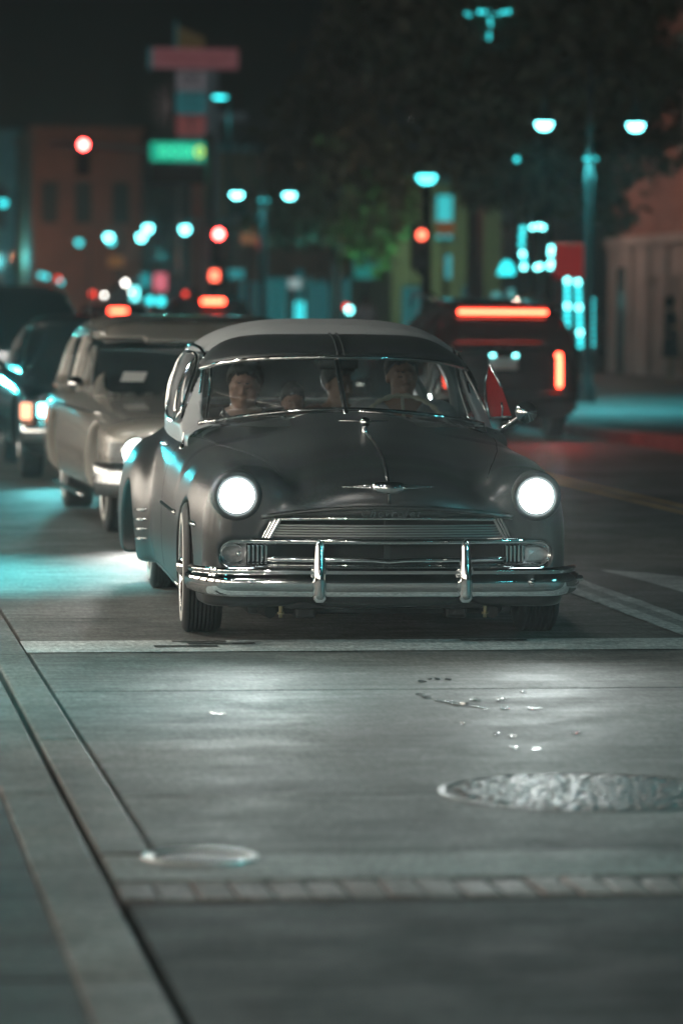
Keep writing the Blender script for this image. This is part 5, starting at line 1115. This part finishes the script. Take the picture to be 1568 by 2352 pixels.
tree('dark street tree crown behind the large one, left of it', 12.6, 72, 9.5, .16, [(-1.0, 0, 6.4, 1.7, 1.4, 1.5), (-.2, 0, 7.6, 1.6, 1.4, 1.2), (.6, 0, 5.2, 1.3, 1.2, 1.1)], 12000, M['leaf2'])
for (u, v, Y, w, lab) in ((60, 500, 255, 3.0, 'dark distant tree at the far left edge'), (200, 490, 255, 3.2, 'dark distant tree under the left red signal'), (300, 480, 255, 2.4, 'dark distant tree left of the signal mast')):
    p = at(u, v, Y); tree(lab, p.x, Y, p.z+1.6, .2, [(0, 0, p.z-.6, w, 1.6, 2.0), (w*.5, 0, p.z-2.0, w*.7, 1.4, 1.5), (-w*.5, 0, p.z-1.6, w*.7, 1.4, 1.6)], 3500, M['leaf'], 'distant trees', .3)

# ================================================================== string lights, lit panels, shelter
def string(label, pts, m='bulb', r=.032, group='teal string lights'):
    P = [at(*q) for q in pts]; o = thing('string_light', label, 'string light', tuple(P[0]), 0, group); b0 = None
    mesh_obj('wire', *tube([tuple(p-P[0]) for p in P], .006, 4), M['black'], o)
    for i, p in enumerate(P):
        mk = M[m] if isinstance(m, str) else M[m[i]]
        mesh_obj('bulb', *lathe([(.001, r), (r*.7, r*.7), (r, 0), (r*.7, -r*.7), (.001, -r)], 8, 'z', tuple(p-P[0])), mk, o, True)
string('teal string lights in a row high in the large dark tree', [(1068+11*k, 30+4*math.sin(k*1.3), 60) for k in range(11)], 'bulb')
string('teal string lights hanging down high in the large dark tree', [(1124+2*math.sin(k), 44+9*k, 60) for k in range(6)], 'bulb', .024)
string('bright vertical teal string lights beside the large tree trunk', [(1200, 526, 58), (1198, 543, 58), (1197, 561, 58), (1199, 583, 58), (1202, 596, 58), (1202, 613, 58)], ['bulb', 'bulb', 'bulb', 'bulb2', 'bulb', 'bulb2'], .045)
string('short teal string lights above the large tree trunk', [(1222, 522, 58), (1236, 520, 58), (1246, 522, 58)], 'bulb2', .04)
string('teal string lights on the right of the large tree trunk', [(1265, 570, 58), (1264, 582, 58), (1264, 604, 58), (1262, 612, 58), (1240, 612, 58), (1232, 614, 58)], 'bulb2', .042)
for k, (u, v0, n) in enumerate(((1302, 645, 8), (1326, 648, 11), (1357, 690, 8))):
    string(('left', 'middle', 'right')[k]+' hanging curtain string of teal bulbs beside the lamp post', [(u+6*(j/(n-1)) if k == 1 else u, v0+14.5*j, 66-.1*k) for j in range(n)], 'bulb' if k == 2 else ['bulb2' if j % 4 == 0 else 'bulb' for j in range(n)], .05)
def lit_panel(name, label, cat, u0, v0, u1, v1, Y, col, e, d=.1, group=None, post=True):
    a = at(u0, v1, Y); b = at(u1, v0, Y); o = thing(name, label, cat, ((a.x+b.x)/2, Y, .1), 0, group); w = (b.x-a.x)/2
    mesh_obj('face', *box((-w, -d, a.z-.1), (w, 0, b.z-.1), min(w, .04)), mat('lit_'+label[:30], [c*.5 for c in col], .4, emit=col, estr=e, var=.2, scale=1.7), o)
    if post: mesh_obj('post', *box((-.03, .004, 0), (.03, .06, b.z-.12)), M['black'], o)
    return o
for args in (('lit_shop_sign', 'red shop awning panel right of the large tree trunk', 'sign', 1270, 560, 1338, 640, 69, (1, .03, .03), .14), ('lit_shop_sign', 'orange hanging sign right of the signal post', 'sign', 1000, 508, 1042, 540, 90, (1, .38, .12), .10),
             ('lit_shop_sign', 'orange hanging sign beside the twin street lamp', 'sign', 552, 525, 590, 560, 98, (1, .45, .2), .16), ('lit_shop_sign', 'faint amber sign low on the left above the far cars', 'sign', 248, 588, 284, 614, 140, (1, .45, .15), .12),
             ('lit_shop_sign', 'pink lit sign above the far cars', 'sign', 354, 628, 383, 668, 140, (1, .22, .30), .75), ('lit_shop_sign', 'small teal lit sign above the far cars', 'sign', 322, 628, 344, 660, 145, (.03, .6, .65), .5),
             ('lit_window_board', 'bright teal lit board above the small grey car', 'sign', 302, 660, 318, 690, 120, (.2, 1, 1), 3.5), ('lit_window_board', 'teal awning under the leafy tree', 'awning', 812, 588, 868, 640, 118, (.02, .55, .5), .28),
             ('lit_shop_sign', 'teal sign beside the signal post', 'sign', 1018, 585, 1035, 640, 92, (.1, .7, .75), .5), ('lit_window_board', 'teal lit doorway left of the parked black vehicle, left one', 'window', 1128, 672, 1148, 705, 84, (.15, .6, .6), .6), ('lit_window_board', 'teal lit doorway left of the parked black vehicle, right one', 'window', 1160, 664, 1180, 705, 84, (.04, .75, .8), .9),
             ('lit_shop_sign', 'dim red panel behind the red signal post', 'sign', 588, 545, 606, 575, 100, (1, .05, .05), .10), ('lit_shop_sign', 'pale sign at the foot of the twin street lamp', 'sign', 662, 640, 690, 662, 100, (.6, .8, .8), .45), ('lit_shop_sign', 'faint teal board under the red signal post', 'sign', 524, 618, 560, 640, 105, (.05, .6, .65), .35)):
    lit_panel(*args)
p = at(1163, 628, 78); t = thing('bell_lamp', 'teal glowing bell shaped lamp under the large tree', 'street lamp', (p.x, 78, .1)); mesh_obj('shade', *lathe([(.03, p.z+.16), (.10, p.z+.1), (.20, p.z-.12), (.001, p.z-.13)], 14), emis('bell_glow', (.03, .8, .85), 2.4), t, True); mesh_obj('post', *tube([(0, 0, 0), (0, 0, p.z-.12)], .03, 6), M['black'], t)
# railing posts beside the far pavement, teal lamplight painted into colour and glow
M['rail'] = mat('teal_lit_rail', (.05, .32, .35), .4, emit=(.03, .5, .55), estr=.12); M['rail2'] = emis('teal_rail_glow', (.06, .85, .9), 1.3)
fe = thing('shelter_railing', 'row of tall teal lit railing posts behind the sedan roof', 'railing', (at(650, 700, 100).x, 100, .1)); x0 = fe.location.x
for i, (u, v, w, lit_) in enumerate(((556, 650, .05, 0), (572, 660, .06, 0), (590, 655, .05, 0), (610, 655, .06, 0), (636, 660, .05, 0), (688, 620, .09, 0), (688, 692, .13, 1), (712, 640, .07, 0), (724, 650, .08, 0), (738, 645, .10, 0), (750, 655, .07, 0), (605, 462, .09, 0))):
    p = at(u, v, 100); mesh_obj('post', *box((p.x-x0-w, -.05, 0), (p.x-x0+w, .05, p.z-.1), .02), M['rail2'] if lit_ else M['rail'], fe)
mesh_obj('top_rail', *box((at(556, 650, 100).x-x0, -.03, 1.9), (at(750, 650, 100).x-x0, .03, 1.96)), M['rail'], fe)
# small far lights low over the queue
for i, (u, v, Y, m, r, lab) in enumerate(((95, 632, 160, 'bulb', .10, 'faint teal light above the left car roofs'), (107, 636, 160, 'bulb', .10, 'faint teal light right of another above the left car roofs'), (134, 640, 160, 'tail2', .10, 'faint red light above the left car roofs'), (140, 648, 160, 'bulb', .09, 'faint teal light below a red one above the left car roofs'),
        (213, 675, 110, 'tail2', .08, 'small red light above the wagon roof'), (240, 678, 110, 'lampn', .05, 'small white light above the wagon roof'), (288, 650, 130, 'lampn', .08, 'whitish light left of the bright teal board'), (303, 670, 128, 'lampn', .06, 'pale light beside the bright teal board'), (345, 690, 110, 'bulb', .12, 'round teal light right of the small grey car'), (370, 692, 105, 'bulb', .12, 'teal light beside the dark crossover'),
        (802, 712, 75, 'bulb2', .07, 'bright teal light behind the sedan roof'), (795, 705, 76, 'tail2', .06, 'faint red light behind the sedan roof'), (426, 675, 100, 'tail2', .06, 'faint red light over the dark crossover'), (950, 275, 85, 'lampn', .02, 'tiny pale light deep in the dark trees'), (742, 202, 130, 'bulb', .07, 'tiny teal light beside the tree top'), (1110, 412, 75, 'bulb', .05, 'small teal light under the dark trees'), (1186, 366, 60, 'bulb', .04, 'small teal light left of the twin lamp post'))):
    p = at(u, v, Y); t = thing('small_light', lab, 'light', tuple(p), 0, 'small far lights'); mesh_obj('globe', *lathe([(.001, r), (r*.7, r*.7), (r, 0), (r*.7, -r*.7), (.001, -r)], 10), M[m], t, True); mesh_obj('pole', *tube([(0, 0, -r), (0, 0, -p.z+.1)], .02, 5), M['black'], t)

# ================================================================== pedestrians
STAND = [((-.09, -.01, -.40), (-.09, .03, -.78), (-.09, -.10, -.82)), ((.09, .0, -.40), (.09, .03, -.78), (.11, -.09, -.82))]
wv = (14.30, 62.7, .97); person('person in a short black dress with full dark hair at the right edge', wv, R_(60), .86, M['skin2'], M['hair'], M['shirtk'], M['shirtk'], [(-.24, 0, .22), (.24, 0, .22)], [(-.10, -.20, .24), (.10, -.20, .22)], STAND, (0, R_(12), 0), hair='afro', skirt=True, h=.016)
p = at(838, 690, 97); person('person in a white shirt standing beyond the sedan roof', (p.x, 97, .95), 0, 1.0, M['skin2'], M['hair'], M['shirtw'], M['shirtk'], [(-.25, 0, .22), (.25, 0, .22)], [(-.22, -.16, .02), (.22, -.16, .02)], STAND, h=.018)
lw = thing('added_wall_flood', 'small added flood lamp washing the pale green building', 'lamp', (19.5, 121, .1)); mesh_obj('post', *tube([(0, 0, 0), (0, 0, 2.6)], .04, 6), M['black'], lw); mesh_obj('head', *box((-.15, -.1, 2.6), (.15, .1, 2.8), .03), M['black'], lw); lampl(lw, (0, .6, 2.9), 90, (.75, 1.0, .62))  # lamp added so the green building shows in the dark
gl = thing('added_tree_uplight', 'added green flood lamp at the foot of the leafy street tree', 'lamp', (12.3, 79.2, .13)); mesh_obj('head', *lathe([(.10, 0), (.12, .12), (.09, .2), (.001, .2)], 12), M['black'], gl, True); lampl(gl, (0, 0, .5), 420, (.20, 1.0, .32), 70).rotation_euler = Vector((-.05, .15, 1)).to_track_quat('-Z', 'Y').to_euler()  # green lamp added to lift the dark foliage
for x, y, P, col, lab in ((9.6, 178, 500, (.9, .35, .2), 'added flood lamp on the brown building'), (10.2, 192, 350, (.12, .85, .9), 'added flood lamp on the teal building'), (15.5, 168, 300, (.12, .85, .9), 'added flood lamp on the low building beyond the motel')):
    t = thing('added_flood_lamp', lab, 'lamp', (x, y, .1), 0, 'added building flood lamps'); mesh_obj('post', *tube([(0, 0, 0), (0, 0, 3.2)], .04, 6), M['black'], t); mesh_obj('head', *box((-.15, -.1, 3.2), (.15, .1, 3.4), .03), M['black'], t); lampl(t, (0, .3, 3.6), P, col)  # lamps added to make the unlit far buildings visible

# ================================================================== haze
hz = mesh_obj('haze', *box((-160, -90, -1.35), (260, 435, 15)), None); props(hz, kind='stuff')
hm = bpy.data.materials.new('haze_air'); hm.use_nodes = True; N = hm.node_tree.nodes; N.remove(N['Principled BSDF']); pv = N.new('ShaderNodeVolumePrincipled')
pv.inputs['Color'].default_value = (.82, .98, 1.0, 1); pv.inputs['Density'].default_value = .0010; pv.inputs['Anisotropy'].default_value = .75
hm.node_tree.links.new(pv.outputs[0], N['Material Output'].inputs['Volume']); hz.data.materials.append(hm)
